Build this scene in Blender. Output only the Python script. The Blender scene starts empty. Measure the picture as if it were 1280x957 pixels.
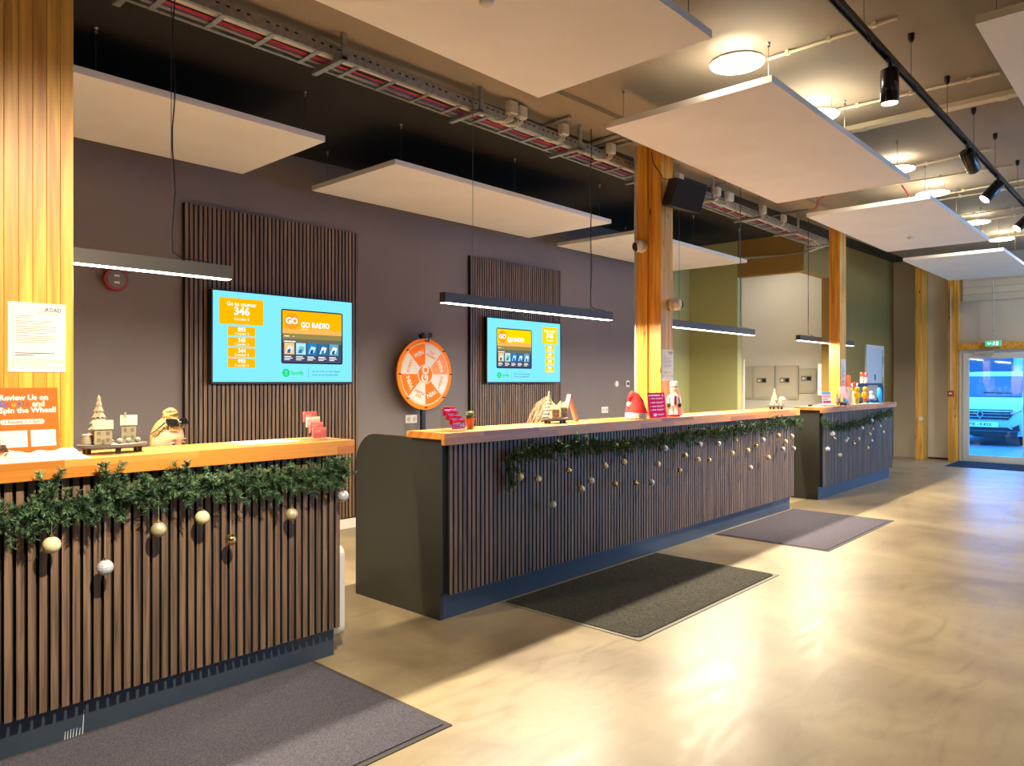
import bpy, bmesh, math, random
from mathutils import Vector, Matrix
from math import sin, cos, pi, radians as R_

random.seed(7)
scene = bpy.context.scene
COL = scene.collection

# ------------------------------------------------------------------ camera
FPX, HX, HY, CAMH = 920.0, 640.0, 477.0, 1.5
TH = math.atan(845.0 / 920.0)
CT, ST = cos(TH), sin(TH)
cam_d = bpy.data.cameras.new('camera')
cam = bpy.data.objects.new('camera', cam_d)
COL.objects.link(cam)
cam.location = (0, 0, CAMH)
cam.rotation_euler = (pi / 2, 0, TH - pi / 2)
cam_d.sensor_width = 36.0
cam_d.lens = FPX / 1280.0 * 36.0
cam_d.shift_y = -1.5 / 1280.0
cam_d.clip_start = 0.05
cam_d.clip_end = 400
scene.camera = cam

# ------------------------------------------------------------------ world, exposure
world = bpy.data.worlds.new('sky')
scene.world = world
world.use_nodes = True
wn = world.node_tree
bg = wn.nodes['Background']
bg.inputs['Color'].default_value = (0.16, 0.47, 1.0, 1)
bg.inputs['Strength'].default_value = 8.0
vs = scene.view_settings
vs.view_transform = 'Standard'
vs.look = 'None'
vs.gamma = 1.0
vs.use_curve_mapping = False
vs.exposure = 0.22

ROUND_LAMP_W = 13.0      # watts of one round ceiling lamp
LINEAR_W = 162.0          # watts of one linear pendant
SPOT_W = 150.0           # watts of one track spot
WARM = (1.0, 0.70, 0.36)
WARM2 = (1.0, 0.87, 0.66)

# ------------------------------------------------------------------ pixel helpers (1280x957 frame)
def ray(x, y):
    a = (x - HX) / FPX
    return Vector((CT + a * ST, ST - a * CT, (HY - y) / FPX))
def PY(x, y, Y):
    r = ray(x, y); t = Y / r.y
    return Vector((r.x * t, Y, CAMH + r.z * t))
def PX(x, y, X):
    r = ray(x, y); t = X / r.x
    return Vector((X, r.y * t, CAMH + r.z * t))
def PZ(x, y, Z):
    r = ray(x, y); t = (Z - CAMH) / r.z
    return Vector((r.x * t, r.y * t, Z))
def ceil_z(X):
    return 3.606 + 0.0185 * X
def PC(x, y, drop=0.0):
    Z = 3.7
    for _ in range(6):
        p = PZ(x, y, Z); Z = ceil_z(p.x) - drop
    return PZ(x, y, Z)

# ------------------------------------------------------------------ materials
MATS = {}
def rgb(h):
    h = h.lstrip('#')
    out = []
    for i in (0, 2, 4):
        c = int(h[i:i + 2], 16) / 255.0
        out.append(c / 12.92 if c <= 0.04045 else ((c + 0.055) / 1.055) ** 2.4)
    return tuple(out)
def mat(name, col, rough=0.5, metal=0.0, col2=None, scale=(6, 6, 6), detail=4.0, contrast=(0.35, 0.65),
        bump=0.0, bump_scale=None, emit=None, estr=1.0, per_object=0.0, spec=None, alpha=None, transm=0.0, coat=0.0):
    if name in MATS:
        return MATS[name]
    if isinstance(col, str): col = rgb(col)
    if isinstance(col2, str): col2 = rgb(col2)
    m = bpy.data.materials.new(name)
    m.use_nodes = True
    nt = m.node_tree; N = nt.nodes; L = nt.links
    b = N['Principled BSDF']
    b.inputs['Base Color'].default_value = (*col, 1)
    b.inputs['Roughness'].default_value = rough
    b.inputs['Metallic'].default_value = metal
    if spec is not None: b.inputs['Specular IOR Level'].default_value = spec
    if transm: b.inputs['Transmission Weight'].default_value = transm
    if coat: b.inputs['Coat Weight'].default_value = coat
    if alpha is not None: b.inputs['Alpha'].default_value = alpha
    if emit is not None:
        if isinstance(emit, str): emit = rgb(emit)
        b.inputs['Emission Color'].default_value = (*emit, 1)
        b.inputs['Emission Strength'].default_value = estr
    if col2 is not None or bump or per_object:
        tc = N.new('ShaderNodeTexCoord')
        mp = N.new('ShaderNodeMapping')
        mp.inputs['Scale'].default_value = scale
        L.new(tc.outputs['Object'], mp.inputs['Vector'])
        vec = mp.outputs['Vector']
        oi = None
        if per_object:
            oi = N.new('ShaderNodeObjectInfo')
            ad = N.new('ShaderNodeVectorMath'); ad.operation = 'ADD'
            ml = N.new('ShaderNodeMath'); ml.operation = 'MULTIPLY'; ml.inputs[1].default_value = 37.0
            L.new(oi.outputs['Random'], ml.inputs[0])
            L.new(vec, ad.inputs[0]); L.new(ml.outputs[0], ad.inputs[1])
            vec = ad.outputs[0]
        ns = N.new('ShaderNodeTexNoise')
        ns.inputs['Scale'].default_value = 1.0
        ns.inputs['Detail'].default_value = detail
        L.new(vec, ns.inputs['Vector'])
        out = None
        if col2 is not None:
            rp = N.new('ShaderNodeValToRGB')
            rp.color_ramp.elements[0].position = contrast[0]
            rp.color_ramp.elements[1].position = contrast[1]
            rp.color_ramp.elements[0].color = (*col, 1)
            rp.color_ramp.elements[1].color = (*col2, 1)
            L.new(ns.outputs['Fac'], rp.inputs['Fac'])
            out = rp.outputs['Color']
        if per_object:
            hs = N.new('ShaderNodeHueSaturation')
            mr = N.new('ShaderNodeMapRange')
            mr.inputs['To Min'].default_value = 1.0 - per_object
            mr.inputs['To Max'].default_value = 1.0 + per_object
            L.new(oi.outputs['Random'], mr.inputs['Value'])
            L.new(mr.outputs['Result'], hs.inputs['Value'])
            if out is not None: L.new(out, hs.inputs['Color'])
            else: hs.inputs['Color'].default_value = (*col, 1)
            out = hs.outputs['Color']
        if out is not None: L.new(out, b.inputs['Base Color'])
        if bump:
            src = ns
            if bump_scale is not None:
                mp2 = N.new('ShaderNodeMapping'); mp2.inputs['Scale'].default_value = bump_scale
                L.new(tc.outputs['Object'], mp2.inputs['Vector'])
                src = N.new('ShaderNodeTexNoise'); src.inputs['Scale'].default_value = 1.0
                src.inputs['Detail'].default_value = 3.0
                L.new(mp2.outputs['Vector'], src.inputs['Vector'])
            bp = N.new('ShaderNodeBump'); bp.inputs['Strength'].default_value = bump
            bp.inputs['Distance'].default_value = 0.01
            L.new(src.outputs['Fac'], bp.inputs['Height'])
            L.new(bp.outputs['Normal'], b.inputs['Normal'])
    MATS[name] = m
    return m
def emat(name, col, strength):
    if name in MATS: return MATS[name]
    if isinstance(col, str): col = rgb(col)
    m = bpy.data.materials.new(name); m.use_nodes = True
    nt = m.node_tree
    for n in list(nt.nodes): nt.nodes.remove(n)
    e = nt.nodes.new('ShaderNodeEmission'); o = nt.nodes.new('ShaderNodeOutputMaterial')
    e.inputs['Color'].default_value = (*col, 1); e.inputs['Strength'].default_value = strength
    nt.links.new(e.outputs[0], o.inputs['Surface'])
    MATS[name] = m
    return m

def wood_material(name, dark, light, axis='Z', grain=(60, 60, 3), knots=0.0, rough=0.42, per_object=0.08):
    if name in MATS: return MATS[name]
    m = bpy.data.materials.new(name); m.use_nodes = True
    nt = m.node_tree; N = nt.nodes; L = nt.links
    b = N['Principled BSDF']; b.inputs['Roughness'].default_value = rough
    dark, light = rgb(dark), rgb(light)
    tc = N.new('ShaderNodeTexCoord'); oi = N.new('ShaderNodeObjectInfo')
    off = N.new('ShaderNodeVectorMath'); off.operation = 'SCALE'
    cmb = N.new('ShaderNodeCombineXYZ')
    for i in range(3): L.new(oi.outputs['Random'], cmb.inputs[i])
    L.new(cmb.outputs[0], off.inputs[0]); off.inputs['Scale'].default_value = 13.0
    ad = N.new('ShaderNodeVectorMath'); ad.operation = 'ADD'
    L.new(tc.outputs['Object'], ad.inputs[0]); L.new(off.outputs[0], ad.inputs[1])
    mp = N.new('ShaderNodeMapping'); mp.inputs['Scale'].default_value = grain
    L.new(ad.outputs[0], mp.inputs['Vector'])
    ns = N.new('ShaderNodeTexNoise'); ns.inputs['Scale'].default_value = 1.0; ns.inputs['Detail'].default_value = 5.0
    ns.inputs['Distortion'].default_value = 0.6
    L.new(mp.outputs[0], ns.inputs['Vector'])
    rp = N.new('ShaderNodeValToRGB')
    rp.color_ramp.elements[0].position = 0.3; rp.color_ramp.elements[1].position = 0.62
    rp.color_ramp.elements[0].color = (*dark, 1); rp.color_ramp.elements[1].color = (*light, 1)
    L.new(ns.outputs['Fac'], rp.inputs['Fac'])
    col = rp.outputs['Color']
    if knots:
        mpk = N.new('ShaderNodeMapping')
        mpk.inputs['Scale'].default_value = {'Z': (9, 9, 3.2), 'X': (3.2, 9, 9), 'Y': (9, 3.2, 9)}[axis]
        L.new(ad.outputs[0], mpk.inputs['Vector'])
        vo = N.new('ShaderNodeTexVoronoi'); vo.inputs['Scale'].default_value = 1.0
        L.new(mpk.outputs[0], vo.inputs['Vector'])
        rk = N.new('ShaderNodeValToRGB')
        rk.color_ramp.elements[0].position = knots * 0.5; rk.color_ramp.elements[0].color = (1, 1, 1, 1)
        rk.color_ramp.elements[1].position = knots; rk.color_ramp.elements[1].color = (0, 0, 0, 1)
        L.new(vo.outputs['Distance'], rk.inputs['Fac'])
        mx = N.new('ShaderNodeMix'); mx.data_type = 'RGBA'
        L.new(rk.outputs['Color'], mx.inputs[0]); L.new(col, mx.inputs[6])
        mx.inputs[7].default_value = (dark[0] * 0.35, dark[1] * 0.25, dark[2] * 0.2, 1)
        col = mx.outputs[2]
    hs = N.new('ShaderNodeHueSaturation'); mr = N.new('ShaderNodeMapRange')
    mr.inputs['To Min'].default_value = 1 - per_object; mr.inputs['To Max'].default_value = 1 + per_object
    L.new(oi.outputs['Random'], mr.inputs['Value']); L.new(mr.outputs[0], hs.inputs['Value']); L.new(col, hs.inputs['Color'])
    L.new(hs.outputs[0], b.inputs['Base Color'])
    bp = N.new('ShaderNodeBump'); bp.inputs['Strength'].default_value = 0.08; bp.inputs['Distance'].default_value = 0.004
    L.new(ns.outputs['Fac'], bp.inputs['Height']); L.new(bp.outputs[0], b.inputs['Normal'])
    MATS[name] = m
    return m

def block_material(name, cols, stave=(0.55, 0.045), rough=0.35):
    """butcher-block worktop: staves running along X, each with a tone of its own"""
    m = bpy.data.materials.new(name); m.use_nodes = True
    nt = m.node_tree; N = nt.nodes; L = nt.links
    b = N['Principled BSDF']; b.inputs['Roughness'].default_value = rough
    tc = N.new('ShaderNodeTexCoord'); sp = N.new('ShaderNodeSeparateXYZ')
    L.new(tc.outputs['Object'], sp.inputs[0])
    sm = N.new('ShaderNodeMath'); sm.operation = 'ADD'
    L.new(sp.outputs['Y'], sm.inputs[0]); L.new(sp.outputs['Z'], sm.inputs[1])
    row = N.new('ShaderNodeMath'); row.operation = 'DIVIDE'; row.inputs[1].default_value = stave[1]
    L.new(sm.outputs[0], row.inputs[0])
    fl = N.new('ShaderNodeMath'); fl.operation = 'FLOOR'; L.new(row.outputs[0], fl.inputs[0])
    sh = N.new('ShaderNodeMath'); sh.operation = 'MULTIPLY'; sh.inputs[1].default_value = 0.371
    L.new(fl.outputs[0], sh.inputs[0])
    xd = N.new('ShaderNodeMath'); xd.operation = 'DIVIDE'; xd.inputs[1].default_value = stave[0]
    L.new(sp.outputs['X'], xd.inputs[0])
    xa = N.new('ShaderNodeMath'); xa.operation = 'ADD'; L.new(xd.outputs[0], xa.inputs[0]); L.new(sh.outputs[0], xa.inputs[1])
    xf = N.new('ShaderNodeMath'); xf.operation = 'FLOOR'; L.new(xa.outputs[0], xf.inputs[0])
    cb = N.new('ShaderNodeCombineXYZ'); L.new(xf.outputs[0], cb.inputs[0]); L.new(fl.outputs[0], cb.inputs[1])
    wn_ = N.new('ShaderNodeTexWhiteNoise'); wn_.noise_dimensions = '3D'; L.new(cb.outputs[0], wn_.inputs['Vector'])
    rp = N.new('ShaderNodeValToRGB')
    el = rp.color_ramp.elements
    while len(el) < len(cols): el.new(0.5)
    for i, c in enumerate(cols):
        el[i].position = i / (len(cols) - 1); el[i].color = (*rgb(c), 1)
    L.new(wn_.outputs['Value'], rp.inputs['Fac'])
    mp = N.new('ShaderNodeMapping'); mp.inputs['Scale'].default_value = (3, 90, 90)
    L.new(tc.outputs['Object'], mp.inputs['Vector'])
    ns = N.new('ShaderNodeTexNoise'); ns.inputs['Scale'].default_value = 1.0; ns.inputs['Detail'].default_value = 4
    L.new(mp.outputs[0], ns.inputs['Vector'])
    mr = N.new('ShaderNodeMapRange'); mr.inputs['To Min'].default_value = 0.72; mr.inputs['To Max'].default_value = 1.25
    L.new(ns.outputs['Fac'], mr.inputs['Value'])
    hs = N.new('ShaderNodeHueSaturation'); L.new(mr.outputs[0], hs.inputs['Value']); L.new(rp.outputs[0], hs.inputs['Color'])
    L.new(hs.outputs[0], b.inputs['Base Color'])
    MATS[name] = m
    return m

def floor_material():
    m = bpy.data.materials.new('polished_concrete'); m.use_nodes = True
    nt = m.node_tree; N = nt.nodes; L = nt.links
    b = N['Principled BSDF']
    b.inputs['Specular IOR Level'].default_value = 0.5
    tc = N.new('ShaderNodeTexCoord')
    def noise(scale, detail, dist):
        mp = N.new('ShaderNodeMapping'); mp.inputs['Scale'].default_value = scale
        mp.inputs['Rotation'].default_value = (0, 0, 0.5)
        L.new(tc.outputs['Object'], mp.inputs['Vector'])
        n = N.new('ShaderNodeTexNoise'); n.inputs['Scale'].default_value = 1
        n.inputs['Detail'].default_value = detail; n.inputs['Distortion'].default_value = dist
        L.new(mp.outputs[0], n.inputs['Vector'])
        return n
    a = noise((1.1, 0.9, 1), 6, 1.2)
    c = noise((2.0, 7.0, 1), 8, 2.2)
    d = noise((55, 55, 1), 3, 0)
    r1 = N.new('ShaderNodeValToRGB'); e = r1.color_ramp.elements
    e[0].position = 0.32; e[0].color = (*rgb('#87755a'), 1)
    e[1].position = 0.66; e[1].color = (*rgb('#a89673'), 1)
    L.new(a.outputs['Fac'], r1.inputs['Fac'])
    r2 = N.new('ShaderNodeValToRGB'); e = r2.color_ramp.elements
    e[0].position = 0.30; e[0].color = (0.72, 0.71, 0.70, 1)
    e[1].position = 0.50; e[1].color = (1, 1, 1, 1)
    L.new(c.outputs['Fac'], r2.inputs['Fac'])
    mx = N.new('ShaderNodeMix'); mx.data_type = 'RGBA'; mx.blend_type = 'MULTIPLY'; mx.inputs[0].default_value = 0.6
    L.new(r1.outputs[0], mx.inputs[6]); L.new(r2.outputs[0], mx.inputs[7])
    L.new(mx.outputs[2], b.inputs['Base Color'])
    mr = N.new('ShaderNodeMapRange'); mr.inputs['To Min'].default_value = 0.24; mr.inputs['To Max'].default_value = 0.48
    L.new(c.outputs['Fac'], mr.inputs['Value']); L.new(mr.outputs[0], b.inputs['Roughness'])
    bp = N.new('ShaderNodeBump'); bp.inputs['Strength'].default_value = 0.05; bp.inputs['Distance'].default_value = 0.002
    L.new(d.outputs['Fac'], bp.inputs['Height']); L.new(bp.outputs[0], b.inputs['Normal'])
    return m

# ------------------------------------------------------------------ mesh builder
WL = {}
class MB:
    def __init__(self):
        self.v = []; self.f = []
    def add(self, vs, fs):
        o = len(self.v)
        self.v += [Vector(p) for p in vs]
        self.f += [tuple(i + o for i in q) for q in fs]
        return self
    def box(self, x0, x1, y0, y1, z0, z1):
        return self.add([(x0, y0, z0), (x1, y0, z0), (x1, y1, z0), (x0, y1, z0), (x0, y0, z1), (x1, y0, z1), (x1, y1, z1), (x0, y1, z1)],
                        [(0, 3, 2, 1), (4, 5, 6, 7), (0, 1, 5, 4), (1, 2, 6, 5), (2, 3, 7, 6), (3, 0, 4, 7)])
    def obox(self, c, ux, uy, uz, hx, hy, hz):
        c = Vector(c); ux = Vector(ux).normalized(); uy = Vector(uy).normalized(); uz = Vector(uz).normalized()
        P = []
        for sz in (-1, 1):
            for sx, sy in ((-1, -1), (1, -1), (1, 1), (-1, 1)):
                P.append(c + ux * hx * sx + uy * hy * sy + uz * hz * sz)
        return self.add(P, [(0, 3, 2, 1), (4, 5, 6, 7), (0, 1, 5, 4), (1, 2, 6, 5), (2, 3, 7, 6), (3, 0, 4, 7)])
    def prism(self, poly, fr, w0, w1):
        """poly: list of (u,v) in frame fr=(O,U,V,N), extruded from w0 to w1 along N"""
        O, U, V, Nn = fr
        n = len(poly)
        vs = [O + U * a + V * b_ + Nn * w0 for a, b_ in poly] + [O + U * a + V * b_ + Nn * w1 for a, b_ in poly]
        fs = [tuple(range(n - 1, -1, -1)), tuple(range(n, 2 * n))]
        fs += [(i, (i + 1) % n, n + (i + 1) % n, n + i) for i in range(n)]
        return self.add(vs, fs)
    def tube(self, pts, r, n=8, cap=True):
        pts = [Vector(p) for p in pts]
        rs = r if isinstance(r, (list, tuple)) else [r] * len(pts)
        rings = []; up = None
        for i, p in enumerate(pts):
            if i == 0: t = pts[1] - pts[0]
            elif i == len(pts) - 1: t = pts[-1] - pts[-2]
            else: t = (pts[i + 1] - pts[i - 1])
            t.normalize()
            if up is None:
                up = Vector((0, 0, 1)) if abs(t.z) < 0.9 else Vector((1, 0, 0))
            a = t.cross(up); a.normalize(); b_ = a.cross(t); b_.normalize(); up = b_
            rings.append([p + (a * cos(2 * pi * k / n) + b_ * sin(2 * pi * k / n)) * rs[i] for k in range(n)])
        vs = [q for rg in rings for q in rg]
        fs = []
        for i in range(len(rings) - 1):
            for k in range(n):
                fs.append((i * n + k, i * n + (k + 1) % n, (i + 1) * n + (k + 1) % n, (i + 1) * n + k))
        if cap:
            fs.append(tuple(range(n - 1, -1, -1))); fs.append(tuple((len(rings) - 1) * n + k for k in range(n)))
        return self.add(vs, fs)
    def lathe(self, prof, c=(0, 0, 0), n=24, axis=(0, 0, 1)):
        c = Vector(c); w = Vector(axis).normalized()
        a = w.cross(Vector((0, 0, 1)) if abs(w.z) < 0.9 else Vector((1, 0, 0))); a.normalize(); b_ = w.cross(a)
        vs = []; fs = []
        for r, h in prof:
            r = max(r, 1e-4)
            for k in range(n):
                t = 2 * pi * k / n
                vs.append(c + w * h + (a * cos(t) + b_ * sin(t)) * r)
        for i in range(len(prof) - 1):
            for k in range(n):
                fs.append((i * n + k, i * n + (k + 1) % n, (i + 1) * n + (k + 1) % n, (i + 1) * n + k))
        fs.append(tuple(range(n - 1, -1, -1))); fs.append(tuple((len(prof) - 1) * n + k for k in range(n)))
        return self.add(vs, fs)
    def sphere(self, c, r, n=16, m=10, s=(1, 1, 1)):
        prof = [(sin(pi * i / m), -cos(pi * i / m)) for i in range(m + 1)]
        o = len(self.v)
        self.lathe([(a, h) for a, h in prof], (0, 0, 0), n)
        for i in range(o, len(self.v)):
            p = self.v[i]; self.v[i] = Vector((c[0] + p.x * r * s[0], c[1] + p.y * r * s[1], c[2] + p.z * r * s[2]))
        return self
    def xform(self, M_):
        self.v = [M_ @ p for p in self.v]; return self
    def build(self, name, material, parent=None, loc=None, smooth=False, bevel=0.0, seg=2, local=False):
        me = bpy.data.meshes.new(name)
        if loc is not None: base = Vector(loc)
        elif parent is not None and not local: base = WL[parent.name]
        else: base = Vector((0, 0, 0))
        me.from_pydata([tuple(p - base) for p in self.v], [], self.f)
        me.update()
        bm = bmesh.new(); bm.from_mesh(me)
        bmesh.ops.recalc_face_normals(bm, faces=bm.faces)
        if bevel:
            es = [e for e in bm.edges if len(e.link_faces) == 2 and e.calc_face_angle(0) > 0.6]
            bmesh.ops.bevel(bm, geom=es, offset=bevel, segments=seg, profile=0.6, affect='EDGES', clamp_overlap=True)
        bm.to_mesh(me); bm.free()
        if smooth:
            me.polygons.foreach_set('use_smooth', [True] * len(me.polygons))
            try: me.set_sharp_from_angle(angle=R_(40))
            except Exception: pass
        if material is not None: me.materials.append(material)
        o = bpy.data.objects.new(name, me)
        COL.objects.link(o)
        if parent is not None:
            o.parent = parent
            WL[o.name] = WL[parent.name] if loc is None else Vector(loc)
            if loc is not None: o.location = Vector(loc) - WL[parent.name]
        else:
            o.location = base
            WL[o.name] = base.copy()
        return o
def box(*a):
    return MB().box(*a)
def props(o, label=None, cat=None, group=None, kind=None):
    if label: o['label'] = label
    if cat: o['category'] = cat
    if group: o['group'] = group
    if kind: o['kind'] = kind
    return o
def thing(name, label, cat, loc=(0, 0, 0), group=None, rotz=0.0):
    o = bpy.data.objects.new(name, None)
    o.empty_display_size = 0.05
    COL.objects.link(o); o.location = loc; o.rotation_euler = (0, 0, rotz)
    WL[o.name] = Vector(loc)
    return props(o, label, cat, group)
def struct(name, mb, m, bevel=0.0):
    return props(mb.build(name, m, bevel=bevel), kind='structure')
def inst(name, me, parent, world):
    o = bpy.data.objects.new(name, me); COL.objects.link(o)
    o.parent = parent; o.location = Vector(world) - WL[parent.name]
    WL[o.name] = Vector(world)
    return o
def copy_tree(root, loc, label=None, group=None, rotz=None, scale=None):
    r = root.copy(); COL.objects.link(r); r.location = loc
    WL[r.name] = Vector(loc)
    if rotz is not None: r.rotation_euler = (0, 0, rotz)
    if scale is not None: r.scale = (scale,) * 3
    if label: r['label'] = label
    if group: r['group'] = group
    for ch in list(root.children):
        c = ch.copy(); COL.objects.link(c); c.parent = r
        for g in list(ch.children):
            d = g.copy(); COL.objects.link(d); d.parent = c
    return r

# ------------------------------------------------------------------ flat lettering as thin meshes
def frame(O, U, V):
    U = Vector(U).normalized(); V = Vector(V).normalized()
    return (Vector(O), U, V, U.cross(V))
def text(s, size, fr, uv, material, parent, w=0.001, align='CENTER', bold=0.0, name='lettering', rot=0.0, sx=1.0):
    cu = bpy.data.curves.new('lettering', 'FONT')
    cu.body = s; cu.size = size; cu.align_x = align; cu.align_y = 'CENTER'; cu.offset = bold
    cu.extrude = 0.0004; cu.resolution_u = 2
    ob = bpy.data.objects.new('lettering', cu)
    me = bpy.data.meshes.new_from_object(ob)
    bpy.data.objects.remove(ob)
    O, U, V, Nn = fr
    base = WL[parent.name]
    cr, sr = cos(rot), sin(rot)
    for v in me.vertices:
        x, y, z = v.co.x * sx, v.co.y, v.co.z
        v.co = O + U * (uv[0] + x * cr - y * sr) + V * (uv[1] + x * sr + y * cr) + Nn * (w + z) - base
    me.materials.clear(); me.materials.append(material)
    me.name = name
    o = bpy.data.objects.new(name, me); COL.objects.link(o); o.parent = parent
    WL[o.name] = base
    return o
def flat(name, rects, fr, w0, w1, material, parent):
    mb = MB()
    for (u0, u1, v0, v1) in rects:
        mb.prism([(u0, v0), (u1, v0), (u1, v1), (u0, v1)], fr, w0, w1)
    return mb.build(name, material, parent)
def rrect(u0, u1, v0, v1, r, n=5):
    P = []
    for cx, cy, a0 in ((u1 - r, v0 + r, -pi / 2), (u1 - r, v1 - r, 0), (u0 + r, v1 - r, pi / 2), (u0 + r, v0 + r, pi)):
        for i in range(n + 1):
            a = a0 + pi / 2 * i / n
            P.append((cx + r * cos(a), cy + r * sin(a)))
    return P
def disc(cu, cv, r, n=32, ry=None):
    ry = ry or r
    return [(cu + r * cos(2 * pi * i / n), cv + ry * sin(2 * pi * i / n)) for i in range(n)]
XA, YA, ZA = Vector((1, 0, 0)), Vector((0, 1, 0)), Vector((0, 0, 1))
ORD = ['first', 'second', 'third', 'fourth', 'fifth', 'sixth', 'seventh', 'eighth', 'ninth', 'tenth', 'eleventh', 'twelfth',
       'thirteenth', 'fourteenth', 'fifteenth', 'sixteenth', 'seventeenth', 'eighteenth', 'nineteenth', 'twentieth',
       'twenty-first', 'twenty-second', 'twenty-third', 'twenty-fourth', 'twenty-fifth', 'twenty-sixth', 'twenty-seventh',
       'twenty-eighth', 'twenty-ninth', 'thirtieth', 'thirty-first', 'thirty-second', 'thirty-third']
# ================================================================== the setting
WALL_Y, OLIVE_Y, OLIVE_X, FAR_X = 6.35, 4.38, 11.45, 16.15
NEAR_Y, LEFT_X = -4.6, -3.5

m_floor = floor_material()
m_ceil = mat('taupe_ceiling_paint', '#8a7f70', 0.75, col2='#827768', scale=(1.2, 1.2, 1.2))
m_ceil_black = mat('black_ceiling_zone', '#15130f', 0.9)  # near-black colour for the back zone of the ceiling
m_mauve = mat('mauve_grey_wall_paint', '#6e6666', 0.8, col2='#756c6b', scale=(0.8, 0.8, 0.8))
m_green = mat('sage_green_wall_paint', '#a3a673', 0.8)
m_olive = mat('olive_wall_paint', '#8d7236', 0.8, col2='#856a30', scale=(1, 1, 1))
m_niche = mat('pale_grey_wall_paint', '#dcdcd8', 0.7)
m_greywall = mat('grey_plaster', '#c6bda8', 0.85, col2='#bab09c', scale=(1.3, 1.3, 0.6), bump=0.1, bump_scale=(9, 9, 9))
m_white = mat('white_paint', '#d8d4cb', 0.45)
m_white_metal = mat('white_powder_coat', '#e9e6df', 0.4)
m_black_metal = mat('black_powder_coat', '#17171a', 0.4, spec=0.4)
m_steel = mat('galvanised_steel', '#b4b4ae', 0.38, 0.8, col2='#98988f', scale=(30, 30, 30))
m_dark = mat('dark_recess', '#0a0a0a', 0.8)

struct('floor', box(LEFT_X - .2, 17.2, NEAR_Y - .2, WALL_Y + .2, -0.2, 0.0), m_floor)

def slab(y0, y1, x0=LEFT_X - .2, x1=FAR_X + .4, t=0.15):
    z0, z1 = ceil_z(x0), ceil_z(x1)
    return MB().add([(x0, y0, z0), (x1, y0, z1), (x1, y1, z1), (x0, y1, z0), (x0, y0, z0 + t), (x1, y0, z1 + t), (x1, y1, z1 + t), (x0, y1, z0 + t)],
                    [(0, 3, 2, 1), (4, 5, 6, 7), (0, 1, 5, 4), (1, 2, 6, 5), (2, 3, 7, 6), (3, 0, 4, 7)])
struct('ceiling', slab(NEAR_Y - .2, 4.05), m_ceil)
struct('ceiling_back', slab(4.05, WALL_Y + .2), m_ceil_black)
bz0, bz1 = ceil_z(0), ceil_z(11.5)
tb = MB()
tb.add([(x, y, ceil_z(x) + dz) for x in (-3.4, OLIVE_X + .2) for y in (3.46, 3.60) for dz in (-0.035, 0.01)],
       [(0, 2, 3, 1), (4, 5, 7, 6), (0, 1, 5, 4), (2, 6, 7, 3), (0, 4, 6, 2), (1, 3, 7, 5)])
struct('trim_1', tb, mat('beam_taupe', '#8a7d69', 0.7))

struct('wall_back', box(LEFT_X, 10.3, WALL_Y, WALL_Y + .15, 0, 3.98), m_mauve)
struct('wall_back_green', box(10.3, OLIVE_X + 2, WALL_Y, WALL_Y + .15, 0, 3.98), m_green)
struct('baseboard_back', box(LEFT_X, 10.3, WALL_Y - .015, WALL_Y, 0, 0.10), m_white)
# olive corner block with an opening that wraps round its corner
OPEN_Z = 3.22
y_j = 5.47
struct('wall_side', box(OLIVE_X, OLIVE_X + .15, y_j, WALL_Y, 0, 4.0), m_green)
wb = MB().box(OLIVE_X, OLIVE_X + .15, OLIVE_Y, y_j, OPEN_Z, 4.0)
wb.box(OLIVE_X + .15, 12.56, OLIVE_Y, OLIVE_Y + .13, OPEN_Z, 4.0)
struct('wall_bulkhead', wb, m_olive)
struct('wall_olive', box(12.56, FAR_X + .1, OLIVE_Y, OLIVE_Y + .13, 0, 4.0), m_olive)
struct('trim_2', box(OLIVE_X + .15, 11.62, y_j, y_j + .06, 0, OPEN_Z), mat('jamb_olive', '#8a7a3c', 0.7))
struct('wall_niche', MB().box(13.2, 13.3, OLIVE_Y + .13, WALL_Y + .15, 0, 4.0), m_niche)
struct('wall_niche_side', MB().box(11.62, 13.2, WALL_Y - .06, WALL_Y, 0, 4.0), m_niche)
struct('trim_3', box(11.625, 11.66, y_j - .03, y_j + .01, 0.9, 1.87), m_white)
struct('trim_4', box(12.50, 12.56, OLIVE_Y + .131, OLIVE_Y + .17, 1.28, 1.80), m_white)

# far wall with the glazed door
DX = 16.0
DY0, DY1, DZT = 2.0, 3.19, 2.09
wf = MB()
wf.box(FAR_X, FAR_X + .25, DY1, OLIVE_Y + .1, 0, 4.05)
wf.box(FAR_X, FAR_X + .25, DY0, DY1, DZT + .13, 4.05)
wf.box(FAR_X, FAR_X + .25, -0.6, DY0, 0, 4.05)
wf.box(FAR_X, FAR_X + .25, NEAR_Y, -0.6, 3.0, 4.05)
wf.box(FAR_X, FAR_X + .25, NEAR_Y, -0.6, 0, 0.25)
struct('wall_far', wf, m_greywall)
ribs = MB()
for i in range(4):
    ribs.box(FAR_X - .05 - .012 * (i % 2), FAR_X, -0.6, 3.15, 3.02 + .13 * i, 3.02 + .13 * i + .125)
struct('trim_5', ribs, mat('pale_cladding', '#c8bda6', 0.7))
struct('trim_6', box(FAR_X - .01, FAR_X + .002, 3.36, 3.75, 0, 0.03), m_dark)

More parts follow.
